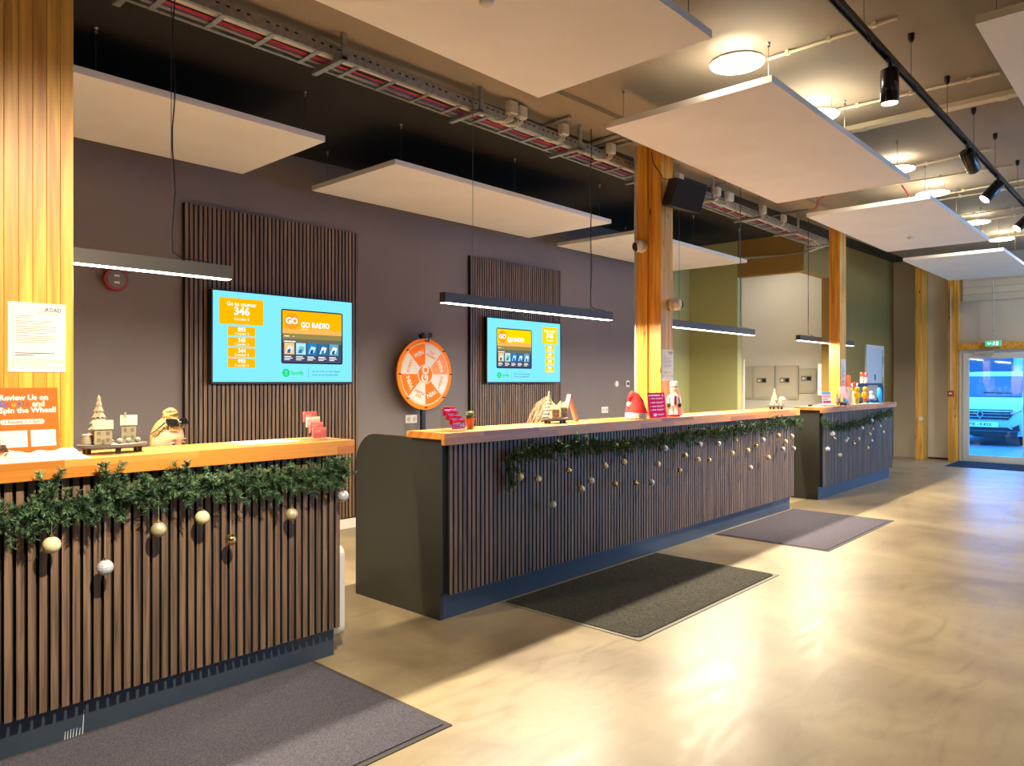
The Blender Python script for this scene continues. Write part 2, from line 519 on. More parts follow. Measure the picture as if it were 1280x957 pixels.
# long glazed front on the camera's side of the hall (the daylight)
wr = MB()
wr.box(LEFT_X, FAR_X + .25, NEAR_Y - .2, NEAR_Y, 0, 0.25)
wr.box(LEFT_X, FAR_X + .25, NEAR_Y - .2, NEAR_Y, 2.95, 4.05)
wr.box(LEFT_X, 8.5, NEAR_Y - .2, NEAR_Y, 0.25, 2.95)
struct('wall_right', wr, m_greywall)
for i in range(5):
    x0 = 8.5 + i * (7.9 / 5); x1 = x0 + 7.9 / 5
    fm = MB()
    fm.box(x0, x0 + .05, NEAR_Y - .12, NEAR_Y - .05, 0.25, 2.95); fm.box(x1 - .05, x1, NEAR_Y - .12, NEAR_Y - .05, 0.25, 2.95)
    fm.box(x0, x1, NEAR_Y - .12, NEAR_Y - .05, 0.25, 0.31); fm.box(x0, x1, NEAR_Y - .12, NEAR_Y - .05, 2.89, 2.95)
    struct('window_%d' % (i + 1), fm, m_white)
struct('wall_left', box(LEFT_X - .2, LEFT_X, NEAR_Y - .2, WALL_Y + .15, 0, 4.0), m_mauve)

# the glazed door
m_door = mat('pale_grey_door_paint', '#c9c3b4', 0.45)
def glass_mat(name, tint, gloss=0.05):
    m = bpy.data.materials.new(name); m.use_nodes = True
    nt = m.node_tree; N = nt.nodes; L = nt.links
    for n in list(N): N.remove(n)
    o = N.new('ShaderNodeOutputMaterial'); t = N.new('ShaderNodeBsdfTransparent'); g = N.new('ShaderNodeBsdfGlossy')
    t.inputs['Color'].default_value = (*tint, 1); g.inputs['Roughness'].default_value = 0.02
    mx = N.new('ShaderNodeMixShader'); mx.inputs[0].default_value = gloss
    L.new(t.outputs[0], mx.inputs[1]); L.new(t.outputs[0], mx.inputs[1]); L.new(g.outputs[0], mx.inputs[2])
    L.new(mx.outputs[0], o.inputs['Surface'])
    MATS[name] = m
    return m
m_glass = glass_mat('blue_tinted_glass', (0.55, 0.84, 1.0))
d1 = props(MB().box(DX, DX + .09, DY1 - .06, DY1, 0, DZT).box(DX, DX + .09, DY0, DY0 + .06, 0, DZT)
           .box(DX, DX + .09, DY0 + .06, DY1 - .06, DZT - .06, DZT).box(DX, DX + .09, DY0 + .06, DY1 - .06, 0, .025).build('door_1', m_door), kind='structure')
GY0, GY1, GZ0, GZ1 = 2.19, 3.03, .13, 1.93
lf = MB()
lf.box(DX - .02, DX + .04, GY1, DY1 - .065, .03, DZT - .065); lf.box(DX - .02, DX + .04, DY0 + .065, GY0, .03, DZT - .065)
lf.box(DX - .02, DX + .04, GY0, GY1, .03, GZ0); lf.box(DX - .02, DX + .04, GY0, GY1, GZ1, DZT - .065)
leaf = lf.build('door_leaf', m_door, d1)
box(DX + .005, DX + .012, GY0, GY1, GZ0, GZ1).build('pane', m_glass, leaf)
cl = MB().box(DX - .07, DX - .021, 2.62, 2.92, DZT - .075, DZT - .02)
cl.tube([(DX - .05, 2.85, DZT - .08), (DX - .12, 2.75, DZT - .085), (DX - .05, 2.65, DZT - .10)], .008, 6)
cl.build('door_closer', mat('silver_plastic', '#b9b4a8', 0.35, 0.3), d1)
box(DX - .05, DX - .022, GY0 - .06, GY0 - .03, .95, 1.10).build('door_handle', m_steel, d1)

# white door in the olive wall
a, b_ = PY(1081, 480, OLIVE_Y).x, PY(1103, 480, OLIVE_Y).x
zt = PY(1092, 431.5, OLIVE_Y).z
d2 = props(MB().box(a, a + .07, OLIVE_Y - .03, OLIVE_Y, 0, zt).box(b_ - .07, b_, OLIVE_Y - .03, OLIVE_Y, 0, zt)
           .box(a + .07, b_ - .07, OLIVE_Y - .03, OLIVE_Y, zt - .07, zt).build('door_2', m_white), kind='structure')
box(a + .07, b_ - .07, OLIVE_Y - .012, OLIVE_Y, 0.01, zt - .07).build('door_leaf', mat('cool_white_door', '#cfd3d6', 0.5), d2, bevel=.002)
for zz in (1.45, 1.85):
    box(b_ - .085, b_ - .06, OLIVE_Y - .04, OLIVE_Y - .03, zz, zz + .14).build('hinge', m_steel, d2)
p = PY(1093, 471, OLIVE_Y)
box(p.x - .04, p.x + .04, OLIVE_Y - .016, OLIVE_Y - .012, p.z - .06, p.z + .05).build('pictogram_plate', mat('slate_plate', '#5a6470', 0.5), d2)

# ------------------------------------------------------------------ timber columns and lintel
m_pine = wood_material('glulam_pine', '#b8741f', '#e6a83f', 'Z', (26, 26, 1.1), knots=0.13, per_object=0.10)
m_pine_x = wood_material('glulam_pine_beam', '#b8741f', '#e6a83f', 'X', (1.1, 26, 26), knots=0.12, per_object=0.08)
def column(label, x0, x1, y0, y1, z0=0.0, lam='x', n=8, group='glulam timber columns'):
    t = thing('timber_column', label, 'column', (x0, y0, z0), group)
    zt_ = ceil_z(x0) - 0.002
    for i in range(n):
        if lam == 'x':
            q = box(x0 + (x1 - x0) * i / n + .0006, x0 + (x1 - x0) * (i + 1) / n - .0006, y0, y1, z0, zt_)
        else:
            q = box(x0, x1, y0 + (y1 - y0) * i / n + .0006, y0 + (y1 - y0) * (i + 1) / n - .0006, z0, zt_)
        q.build('lamella', m_pine, t, bevel=.0012, seg=1)
    return t
CY = 3.565
C1X = PY(92, 300, CY).x
column('wide glulam pine column at the left edge behind the nearest counter', C1X - .46, C1X, CY, 3.785, lam='x', n=9)
# twin column of the long counter: two leaves with a recessed web between
C2X0, C2X1 = PY(826, 300, CY).x, PY(841, 300, CY).x
t2 = thing('timber_column', 'tall glulam pine column behind the long counter carrying the black speaker', 'column', (C2X0, CY, 0), 'glulam timber columns')
c2b = PX(796, 300, C2X0).y
zc = ceil_z(C2X0) - .002
for i in range(3):
    w = (C2X1 - C2X0) / 3
    box(C2X0 + w * i + .0005, C2X0 + w * (i + 1) - .0005, CY, CY + .085, 0, zc).build('lamella', m_pine, t2, bevel=.0012, seg=1)
ya = CY + .085; yb = c2b
box(C2X0 + .025, C2X1, ya, ya + .06, 0, zc).build('web', m_pine, t2)
for i in range(3):
    w = (yb - ya - .06) / 3
    box(C2X0, C2X1, ya + .06 + w * i + .0005, ya + .06 + w * (i + 1) - .0005, 0, zc).build('lamella', m_pine, t2, bevel=.0012, seg=1)
C3X0, C3X1 = PY(1049.8, 300, CY).x, PY(1057.5, 300, CY).x
c3b = min(PX(1036.5, 300, C3X0).y, 3.98)
column('glulam pine column behind the farthest small counter', C3X0, C3X1, CY, c3b, lam='y', n=4)
c4a, c4b, c4c = PX(1143.8, 400, 15.8), PX(1154, 400, 15.8), None
column('glulam pine column against the far grey wall with a white disc', 15.8, FAR_X - .002, c4b.y, c4a.y, lam='y', n=3)
c5a, c5b = PX(1185, 400, 15.95), PX(1197.5, 400, 15.95)
column('slim glulam pine post left of the glazed door', 15.95, FAR_X - .002, c5b.y, c5a.y, lam='y', n=3)
lt = box(15.94, FAR_X + .05, 0.6, c5b.y - .002, DZT + .005, DZT + .135).build('lintel_beam', m_pine_x, loc=(16.0, 2, DZT), bevel=.003)
props(lt, 'horizontal pine lintel beam above the glazed door', 'beam')
# ================================================================== reception counters
PL_Y, SL_Y, BK_Y = 3.46, 3.41, 3.43      # plinth face, slat face, backing face
WT_Y0, WT_Y1, WT_Z, LIP_Z = 3.37, 3.735, 1.182, 1.107
m_slat = wood_material('smoked_oak_slat', '#443328', '#7c624c', 'Z', (70, 70, 2.2), per_object=0.22, rough=0.5)
m_felt = mat('black_felt_backing', '#0b0b0b', 0.95)
m_plinth = mat('slate_plinth', '#39434f', 0.4, col2='#343d49', scale=(3, 3, 3))
m_side = mat('black_olive_laminate', '#262620', 0.42)
m_body = mat('anthracite_carcass', '#2a2a2a', 0.6)
m_block = block_material('oak_worktop', ['#b26d26', '#cf8a38', '#c78230', '#9c5a20', '#d89a48'])
PITCH, SW = 0.040, 0.027
def slat_mesh(h, d=.02):
    o = box(-SW / 2, SW / 2, 0, d, 0, h)
    me = bpy.data.meshes.new('slat')
    me.from_pydata([tuple(p) for p in o.v], [], o.f); me.update()
    bm = bmesh.new(); bm.from_mesh(me); bmesh.ops.recalc_face_normals(bm, faces=bm.faces); bm.to_mesh(me); bm.free()
    me.materials.append(m_slat); me.materials.append(m_felt)
    for p_ in me.polygons:
        if abs(p_.normal.y) < .5: p_.material_index = 1
    return me
def counter(label, x0, x1, side=None, white_end=False):
    t = thing('reception_counter', label, 'counter', (x0, PL_Y, 0), 'slatted reception counters')
    box(x0 + .012, x1 - .012, PL_Y, PL_Y + .02, 0, .172).build('plinth', m_plinth, t)
    box(x0, x1, BK_Y, BK_Y + .03, .17, 1.138).build('backing_panel', m_felt, t)
    box(x0 + .012, x1 - .012, BK_Y + .03, BK_Y + .10, .172, 1.14).build('carcass', m_body, t)
    box(x0 + .03, x1 - .03, 3.90, 4.30, .70, .74).build('desk_top', m_white, t)
    for xe in (x0 + .03, x1 - .06): box(xe, xe + .03, 3.90, 4.30, 0.0, .70).build('desk_leg', m_body, t)
    me = slat_mesh(0.972 - .008)
    n = int((x1 - x0) / PITCH)
    s0 = x0 + ((x1 - x0) - n * PITCH) / 2 + PITCH / 2
    if side: s0 = x0 + .033
    for i in range(n):
        xx = s0 + i * PITCH
        if xx + SW / 2 > x1: break
        inst('slat', me, t, (xx, SL_Y, .162))
    if side:
        r = .22; yb_, zt_ = side, 1.141
        poly = [(PL_Y, 0), (yb_, 0), (yb_, zt_ - r)]
        poly += [(yb_ - r + r * cos(a_), zt_ - r + r * sin(a_)) for a_ in [pi / 2 * k / 10 for k in range(1, 11)]]
        poly += [(PL_Y - .02, zt_), (PL_Y - .02, .172), (PL_Y, .172)]
        MB().prism(poly, (Vector((x0 - .018, 0, 0)), YA, ZA, XA), 0, .03).build('side_panel', m_side, t)
    if white_end:
        MB().prism(rrect(3.475, 4.28, .085, .58, .05), (Vector((x1, 0, 0)), YA, ZA, XA), 0, .07).build('end_panel', m_white, t)
    return t
K1, K2, K3 = (0.13, 2.33), (3.115, 8.62), (9.52, 12.53)
kc1 = counter('nearest slatted counter at the left under the wide pine column', *K1, white_end=True)
scr = MB()
for k, (px, y0_, y1_) in enumerate(((80.5, 914, 927), (84, 913, 925), (87.5, 911, 925), (91, 910, 923), (95, 909, 921), (99, 909, 920), (103, 886, 919))):
    a_, b_s = PY(px, y1_, PL_Y), PY(px + (1.2 if k < 6 else 2.0), y0_, PL_Y)
    scr.add([(a_.x - .0022, PL_Y - .0006, a_.z), (a_.x + .0022, PL_Y - .0006, a_.z), (b_s.x + .001, PL_Y - .0006, b_s.z), (b_s.x - .001, PL_Y - .0006, b_s.z)], [(0, 1, 2, 3)])
scr.build('scratch_marks', mat('scuffed_paint', '#c9ccd0', 0.7), kc1)['kind'] = 'stuff'
counter('long middle slatted counter with rounded dark side panel', *K2, side=4.35)
counter('farthest small slatted counter, bluish, near the glazed door', *K3, side=4.25)
def worktop(label, x0, x1, notches):
    t = thing('counter_worktop', label, 'worktop', (x0, WT_Y0, LIP_Z), 'oak butcher-block worktops')
    # board with rear notches where columns pass, plus the deeper front lip
    q = MB(); xs = x0
    for (na, nb) in notches:
        q.box(xs, na, WT_Y0 + .03, WT_Y1, 1.142, WT_Z); q.box(na, nb, WT_Y0 + .03, CY - .012, 1.142, WT_Z); xs = nb
    q.box(xs, x1, WT_Y0 + .03, WT_Y1, 1.142, WT_Z)
    q.build('board', m_block, t)
    box(x0, x1, WT_Y0, WT_Y0 + .0295, LIP_Z, WT_Z).build('front_lip', m_block, t, bevel=.002)
    return t
worktop('oak worktop of the nearest counter with the orange review sign', K1[0] - .05, 2.393, [(C1X - .475, C1X + .015)])
worktop('long oak worktop of the middle counter with the santa hat', 3.055, 8.69, [(C2X0 - .015, C2X1 + .015)])
worktop('oak worktop of the farthest counter crowded with toys', 9.41, 12.59, [(C3X0 - .015, C3X1 + .015)])

# ------------------------------------------------------------------ slatted wall panels
def wall_slats(label, pxa, pxb, ztop_px):
    Yf = WALL_Y - .042
    a_, b2 = PY(pxa, 300, Yf).x, PY(pxb, 300, Yf).x
    zt_ = PY(pxa, ztop_px, Yf).z
    t = thing('slat_wall_panel', label, 'wall panel', (a_, Yf, .12), 'slatted oak panels on the mauve wall')
    box(a_, b2, WALL_Y - .022, WALL_Y - .002, .12, zt_).build('backing_panel', m_felt, t)
    me = slat_mesh(zt_ - .12)
    n = int((b2 - a_) / PITCH)
    for i in range(n):
        inst('slat', me, t, (a_ + (b2 - a_) * (i + .5) / n, Yf, .12))
    return Yf
wall_slats('wide slatted oak wall panel behind the left television', 230.4, 448.2, 252.5)
SLF = wall_slats('slatted oak wall panel behind the right television', 587.8, 701.9, 318.9)

# ------------------------------------------------------------------ floor mats
def floor_mat(name, label, x0, x1, y0, y1, c1, c2, border, ribbed=False, cut=0.0):
    t = thing(name, label, 'mat', (x0, y0, 0))
    box(x0, x1, y0, y1, 0.0005, .004).build('rubber_border', mat('mat_border_' + border, '#' + border, 0.8), t)
    sc = (420, 60, 60) if ribbed else (150, 150, 150)
    m = mat('mat_pile_' + c1, '#' + c1, 0.95, col2='#' + c2, scale=sc, detail=2, bump=0.9, bump_scale=(260, 260, 260), spec=0.1)
    e = .028
    if cut:
        P = [(x0 + e + cut, y0 + e), (x1 - e - cut, y0 + e), (x1 - e, y0 + e + cut), (x1 - e, y1 - e), (x0 + e, y1 - e), (x0 + e, y0 + e + cut)]
        MB().prism(P, (Vector((0, 0, 0)), XA, YA, ZA), .003, .009).build('pile', m, t)
    else:
        box(x0 + e, x1 - e, y0 + e, y1 - e, .003, .009).build('pile', m, t, bevel=.002)
    return t
floor_mat('entrance_mat', 'brown grey carpet mat in front of the nearest counter', .10, 2.19, 2.365, 3.459, '524f58', '6c6872', '3f3b38')
floor_mat('entrance_mat', 'charcoal ribbed mat with grey rubber edge before the long counter', 3.63, 5.61, 2.335, 3.445, '2a2925', '5c584e', '7d786c', True, .03)
floor_mat('entrance_mat', 'purple grey carpet mat at the far end of the long counter', 6.67, 8.64, 2.335, 3.43, '58525a', '6c656d', '4a4446')
floor_mat('entrance_mat', 'dark blue mat on the floor inside the glazed door', 14.85, 15.98, 1.5, 3.2, '28303f', '343d4f', '22262e')
# ================================================================== hung from the ceiling
m_panel = mat('white_acoustic_board', '#ebe8e3', 0.85, col2='#e6e2dc', scale=(2, 2, 2))
m_wire = mat('steel_wire', '#6a6a66', 0.4, 0.8)
m_hook = mat('chrome_hook', '#9a9a98', 0.3, 0.9)
def raft(label, x0, x1, y0, y1, z, wires):
    t = thing('acoustic_panel', label, 'ceiling panel', (x0, y0, z), 'white acoustic ceiling rafts')
    box(x0, x1, y0, y1, z, z + .045).build('board', m_panel, t, bevel=.002)
    for (fx, fy) in wires:
        X, Y = x0 + (x1 - x0) * fx, y0 + (y1 - y0) * fy
        zc_ = ceil_z(X)
        w_ = MB().tube([(X, Y, z + .045), (X, Y, zc_ - .03)], .0022, 6).build('wire', m_wire, t)
        MB().lathe([(.008, 0), (.01, .01), (.006, .02), (.014, .032), (.014, .036)], (X, Y, zc_ - .036), 8).build('hook', m_hook, w_)
    return t
W6 = [(.04, .06), (.5, .06), (.96, .06), (.04, .94), (.5, .94), (.96, .94)]
ZB, ZF = 3.30, 3.38
raft('large white acoustic panel nearest at the top left against the mauve wall', 0.02, 3.12, 4.77, 6.04, ZB, W6)
raft('white acoustic panel above the prize wheel and left television', 3.83, 6.93, 4.83, 6.08, ZB, W6)
raft('white acoustic panel partly hidden behind the tall pine column', 7.60, 10.60, 4.91, 6.17, ZB, W6)
raft('white acoustic panel cut by the top edge of the picture', 0.64, 3.71, 1.92, 3.17, ZF, W6)
pz = ZF
raft('white acoustic panel in front of the tall pine column, with round lamps above', 4.50, 7.61, 1.92, 3.19, ZF, W6)
p5 = raft('white acoustic panel with smoke detector near the middle of the hall', 8.47, 11.53, 1.95, 3.21, ZF, W6)
raft('farthest white acoustic panel above the glazed door', 12.25, 15.2, 1.90, 3.19, 3.335, W6)
raft('white acoustic panel at the upper right corner of the picture', 4.50, 7.60, -.42, .825, ZF, W6)
q = PZ(1140, 296, ZF)
sd = MB().lathe([(.035, -.03), (.05, -.02), (.055, 0)], (q.x, q.y, ZF), 16).build('smoke_detector', m_white, loc=(q.x, q.y, ZF), smooth=True)
props(sd, 'small white smoke detector under a white acoustic panel', 'detector')
q = PZ(608, 1.5, ZF)
sd = MB().lathe([(.025, -.02), (.035, -.012), (.038, 0)], (q.x, q.y, ZF), 16).build('panel_sensor', m_white, loc=(q.x, q.y, ZF), smooth=True)
props(sd, 'small white sensor under the panel at the top edge', 'sensor')

# ------------------------------------------------------------------ round lamps
m_lamp_face = emat('round_lamp_diffuser', (1.0, 0.86, 0.62), 9.0)
LAMPS = [(921, 80), (1030, 143), (1122, 212), (1160, 243), (1214, 279)]
LLAB = ['large glowing round ceiling lamp nearest, above the white panel', 'round ceiling lamp half hidden behind the nearest white panel edge, second of the row',
        'small looking round ceiling lamp, third of the row', 'round ceiling lamp above the middle white panel, fourth of the row', 'farthest round ceiling lamp, tiny behind the middle white panel']
def area(name, loc, rot, sx, sy, power, col, parent, shape='RECTANGLE', spread=pi):
    l = bpy.data.lights.new(name, 'AREA'); l.shape = shape; l.size = sx
    if shape in ('RECTANGLE', 'ELLIPSE'): l.size_y = sy
    l.energy = power; l.color = col; l.spread = spread
    o = bpy.data.objects.new(name, l); COL.objects.link(o)
    if parent is not None: o.parent = parent; o.location = Vector(loc) - WL[parent.name]
    else: o.location = loc
    o.rotation_euler = rot
    return o
def round_lamp(label, X, Y, power=None):
    zc_ = ceil_z(X); z = zc_ - .115
    t = thing('round_ceiling_lamp', label, 'ceiling lamp', (X, Y, z), 'round ceiling lamps')
    MB().lathe([(.168, 0.0), (.176, .003), (.176, .014), (.165, .018)], (X, Y, z), 40).build('lamp_body', m_white_metal, t, smooth=True)
    MB().lathe([(.168, -.003), (.168, 0.0)], (X, Y, z), 40).build('diffuser', m_lamp_face, t)
    # backlight ring that washes the ceiling round the lamp
    MB().lathe([(.15, .0185), (.15, .021)], (X, Y, z), 24).build('back_diffuser', emat('round_lamp_back_glow', (1.0, .86, .62), 13.0), t)
    for k in range(3):
        a_ = k * 2.094 + .5
        MB().tube([(X + .12 * cos(a_), Y + .12 * sin(a_), z + .04), (X + .12 * cos(a_), Y + .12 * sin(a_), zc_)], .002, 5).build('wire', m_wire, t)
    area('lamp_light', (X, Y, z - .012), (0, 0, 0), (.33), .33, power or ROUND_LAMP_W, WARM2, t, 'DISK')
for lab, (x, y) in zip(LLAB, LAMPS):
    q = PC(x, y, .115)
    round_lamp(lab, q.x, 2.17)
# the row goes on over the camera, and a second row over the customers' side; the last three are added to brighten niche and far wall
for i, (X, Y) in enumerate([(2.6, 2.17 - 3.2), (5.2, -1.03), (10.4, -1.03), (13.8, 2.17), (12.35, 5.4), (14.2, .85), (12.9, -1.2)]):
    round_lamp('round ceiling lamp outside the picture, ' + ['right behind the camera', 'right of the camera', 'over the far right of the hall', 'last of the row before the glazed door', 'added to brighten the niche with the cabinets', 'added to brighten the far wall by the door', 'added far right to brighten the far end'][i], X, Y, {4: 8, 5: 45, 6: 30}.get(i))

# ------------------------------------------------------------------ conduits on the ceiling
m_conduit = mat('ivory_conduit', '#d8cdb4', 0.5)
m_conduit_grey = mat('grey_conduit', '#8b887f', 0.5)
def conduit(label, a_, b2, r=.011, m=m_conduit, clips=3, drop=.02):
    A, B = PC(*a_, drop), PC(*b2, drop)
    t = thing('cable_conduit', label, 'conduit', A, 'conduits on the ceiling')
    MB().tube([A, B], r, 10).build('pipe', m, t, smooth=True)
    for k in range(clips):
        f = (k + .5) / clips
        c = A.lerp(B, f)
        u = (B - A).normalized()
        MB().obox(c + Vector((0, 0, .004)), u, u.cross(ZA), ZA, .012, .016, .0155).build('clip', m, t)
    return t
conduit('ivory conduit running right from the nearest round lamp', (960, 74), (1122, 22))
conduit('ivory conduit leading to the second round lamp', (1040, 139), (1250, 91))
conduit('ivory conduit from the third round lamp toward the track', (1133, 210), (1240, 186), clips=2)
conduit('long ivory conduit crossing behind the middle white panel', (1000, 248), (1265, 207), clips=5)
conduit('ivory conduit right of the fourth round lamp, upper one', (1178, 243), (1288, 223), clips=2)
conduit('ivory conduit right of the fourth round lamp, lower one', (1172, 250), (1290, 231), clips=2)
conduit('thin ivory conduit at the right edge above the far lamp', (1195, 270), (1290, 257), r=.009, clips=2)
conduit('ivory conduit beside the farthest round lamp', (1205, 279), (1290, 266), r=.009, clips=2)
conduit('far ivory conduit low at the right edge', (1232, 299), (1290, 292), r=.009, clips=1)
conduit('short grey conduit beside the grey boxes above the tray', (680, 157), (713, 146), .013, m_conduit_grey, 1)
conduit('short thick grey conduit near the tall column top', (728, 183), (775, 168), .02, m_conduit_grey, 1)
conduit('grey conduit below the thick one near the column', (735, 186), (782, 173), .013, m_conduit_grey, 1)
conduit('grey conduit bending at the tall column head', (748, 189), (790, 177), .013, m_conduit_grey, 1)
conduit('grey conduit right of the black speaker', (880, 234), (908, 229), .011, m_conduit_grey, 1)
conduit('grey conduit behind the speaker toward the far tray', (966, 270), (1010, 262), .011, m_conduit_grey, 2)
A, B = PC(1054, 164, .02), PC(1285, 112, .02)
tr = thing('cable_trunking', 'wide ivory cable trunking crossing the ceiling under the black track', 'trunking', A)
u = (B - A).normalized()
MB().obox((A + B) / 2, u, u.cross(ZA), ZA, (B - A).length / 2, .05, .02).build('channel', m_conduit, tr)
for f in (.12, .5, .88):
    MB().obox(A.lerp(B, f) + Vector((0, 0, -.003)), u, u.cross(ZA), ZA, .03, .052, .022).build('joint_cover', m_conduit, tr)
# conduit tail with red leads under the middle lamp
A = PC(1127, 232, .05)
rl = thing('loose_red_leads', 'loose red cable leads curling beside the fourth round lamp', 'cable', A)
MB().tube([A, A + Vector((.05, -.03, -.06)), A + Vector((.09, -.06, -.14)), A + Vector((.10, -.07, -.22))], .006, 6).build('lead', mat('red_cable', '#d3283a', 0.5), rl, smooth=True)
MB().tube([A + Vector((.02, 0, .01)), A + Vector((.09, -.02, -.04)), A + Vector((.12, -.05, -.12)), A + Vector((.12, -.06, -.20))], .005, 6).build('lead', mat('red_cable', '#d3283a', 0.5), rl, smooth=True)
A = PC(1030, 246, .05)
rl = thing('loose_red_leads', 'loose red cable leads left of the middle white panel', 'cable', A)
MB().tube([A, A + Vector((-.03, .05, -.03)), A + Vector((-.03, .08, -.12)), A + Vector((-.06, .12, -.16))], .008, 6).build('lead', mat('red_cable', '#d3283a', 0.5), rl, smooth=True)

# ------------------------------------------------------------------ black lighting track with spots
TZ, TY = 3.38, 1.29
trk = thing('lighting_track', 'long black lighting track hung on wires across the upper right', 'lighting track', (5, TY, TZ))
TX0, TX1 = -0.5, 11.5
rail = MB().box(TX0, TX1, TY - .018, TY - .012, TZ, TZ + .035).box(TX0, TX1, TY + .012, TY + .018, TZ, TZ + .035).box(TX0, TX1, TY - .012, TY + .012, TZ + .018, TZ + .035)
rail.build('rail', m_black_metal, trk)
m_satin = mat('satin_black_track_edge', '#3a3833', 0.25, 0.6)
box(TX0, TX1, TY - .0195, TY - .018, TZ + .005, TZ + .03).build('edge_strip', m_satin, trk)
def onY(x, y=100): return PY(x, y, TY).x
for x in (1080, 1139, 1184, 1217, 1244, 1272):
    X = onY(x); zc_ = ceil_z(X)
    w_ = MB().tube([(X, TY, TZ + .035), (X, TY, zc_ - .03)], .0025, 6).build('wire', m_wire, trk)
    MB().lathe([(.009, 0), (.018, .02), (.02, .05), (.02, .055)], (X, TY, zc_ - .055), 10).build('ceiling_cup', m_black_metal, w_, smooth=True)
    MB().tube([(X + .02, TY, TZ + .04), (X + .05, TY - .02, TZ - .03), (X + .09, TY, TZ - .02), (X + .1, TY, TZ + .03)], .005, 6).build('feed_cable', m_black_metal, trk, smooth=True)
m_lens = emat('spot_lens_glow', (1.0, .86, .62), 14.0)
def spot(label, X, aim, power=SPOT_W, cone=60):
    t = thing('track_spotlight', label, 'spotlight', (X, TY, TZ), 'black track spotlights')
    MB().box(X - .06, X + .06, TY - .011, TY + .011, TZ - .008, TZ + .016).build('adapter', m_black_metal, t)
    piv = Vector((X, TY, TZ - .075))
    MB().tube([(X, TY, TZ - .008), piv], .012, 10).build('stem', m_black_metal, t, smooth=True)
    d = Vector(aim).normalized()
    c0 = piv - d * .03
    MB().lathe([(.02, 0), (.046, .004), (.05, .01), (.05, .195), (.046, .20), (.044, .196)], c0, 28, d).build('can', mat('gloss_black_can', '#121214', 0.22, 0.2, coat=.4), t, smooth=True)
    MB().lathe([(.043, .196), (.043, .2015)], c0, 28, d).build('lens', m_lens, t)
    l = bpy.data.lights.new('spot_light', 'SPOT'); l.energy = power; l.color = WARM2; l.spot_size = R_(cone); l.spot_blend = 1.0; l.shadow_soft_size = .03
    o = bpy.data.objects.new('spot_light', l); COL.objects.link(o); o.parent = t
    o.location = c0 + d * .206 - WL[t.name]
    o.rotation_euler = d.to_track_quat('-Z', 'Y').to_euler()
    return t
spot('nearest black track spotlight pointing straight down', onY(1112), (0.02, 0, -1), power=150)
spot('middle black track spotlight turned away to the right', onY(1209, 190), (.75, -.15, -.62), power=450)
spot('farthest black track spotlight tilted toward the long counter', onY(1247, 250), (-.45, .62, -.85), power=400)
spot('black track spotlight outside the picture aimed at the nearest counter', 1.25, (-.06, 2.1, -2.35), cone=84, power=SPOT_W * 5.2)
spot('black track spotlight outside the picture aimed at the long counter end', 9.8, (-1.5, 2.1, -2.5), cone=55, power=SPOT_W * 9.0)

# ------------------------------------------------------------------ linear pendants
LPY, LPZ = 3.83, 2.05
m_strip = emat('linear_lamp_diffuser', (1.0, .90, .70), 11.0)
def pendant(label, x0, x1, wires):
    t = thing('linear_pendant_lamp', label, 'pendant lamp', (x0, LPY, LPZ), 'black linear pendant lamps')
    h = .075
    box(x0, x1, LPY - .03, LPY + .03, LPZ + .004, LPZ + h).build('housing', mat('dark_anodised', '#35322f', 0.5, 0.0), t, bevel=.002)
    box(x0 + .004, x1 - .004, LPY - .026, LPY + .026, LPZ, LPZ + .004).build('diffuser', m_strip, t)
    for X in wires:
        zc_ = ceil_z(X)
        MB().tube([(X, LPY, LPZ + h), (X, LPY, zc_)], .002, 6).build('wire', m_wire, t)
    X = wires[-1]; zc_ = ceil_z(X)
    pts = []
    for i in range(15):
        z_ = zc_ + (LPZ + h + .04 - zc_) * i / 14
        pts.append((X + .012 + .008 * sin(i * 1.3) + (.0 if i < 12 else .0), LPY, z_))
    pts += [(X + .05, LPY, LPZ + h + .015), (X + .16, LPY, LPZ + h + .012), (X + .24, LPY, LPZ + h + .001)]
    MB().tube(pts, .0035, 6).build('cord', m_black_metal, t, smooth=True)
    area('pendant_light', ((x0 + x1) / 2, LPY, LPZ - .004), (0, 0, 0), x1 - x0 - .01, .05, LINEAR_W, WARM2, t)
    return t
def lx(x): return PY(x, 400, LPY).x
pendant('black linear pendant lamp over the nearest counter at the left', lx(287) - 2.05, lx(287), [lx(287) - 1.8, lx(214)])
pendant('black linear pendant lamp over the long counter in front of the right television', lx(553), lx(763), [lx(591), lx(738)])
pendant('black linear pendant lamp right of the tall pine column', lx(941) - 2.04, lx(941), [lx(849), lx(925)])
pendant('black linear pendant lamp passing behind the far pine column', lx(997.5), lx(1065.5), [lx(1061), lx(1010)])

# ------------------------------------------------------------------ cable tray
CTZ, CY0, CY1 = 3.52, 3.905, 4.15
CX0, CX1 = 0.9, OLIVE_X - .35
ct = thing('cable_tray', 'galvanised cable ladder tray with red and purple cables under the ceiling', 'cable tray', (5, 4, CTZ))
for yy, s in ((CY0, 1), (CY1, -1)):
    r_ = box(CX0, CX1, yy - .004, yy + .004, CTZ, CTZ + .075).box(CX0, CX1, min(yy, yy + s * .025), max(yy, yy + s * .025), CTZ - .001, CTZ + .004)
    r_.build('side_rail', m_steel, ct)
hole = MB()
x = CX0
while x < CX1:
    if int(x / .06) % 5: hole.box(x, x + .022, CY0 - .0052, CY0 - .004, CTZ + .045, CTZ + .055)
    x += .06
ho = hole.build('rail_slots', m_dark, ct); ho['kind'] = 'stuff'
x = CX0 + .1
while x < CX1:
    MB().box(x, x + .03, CY0, CY1, CTZ - .004, CTZ + .002).build('rung', m_steel, ct)
    x += .30
x = CX0 + .55
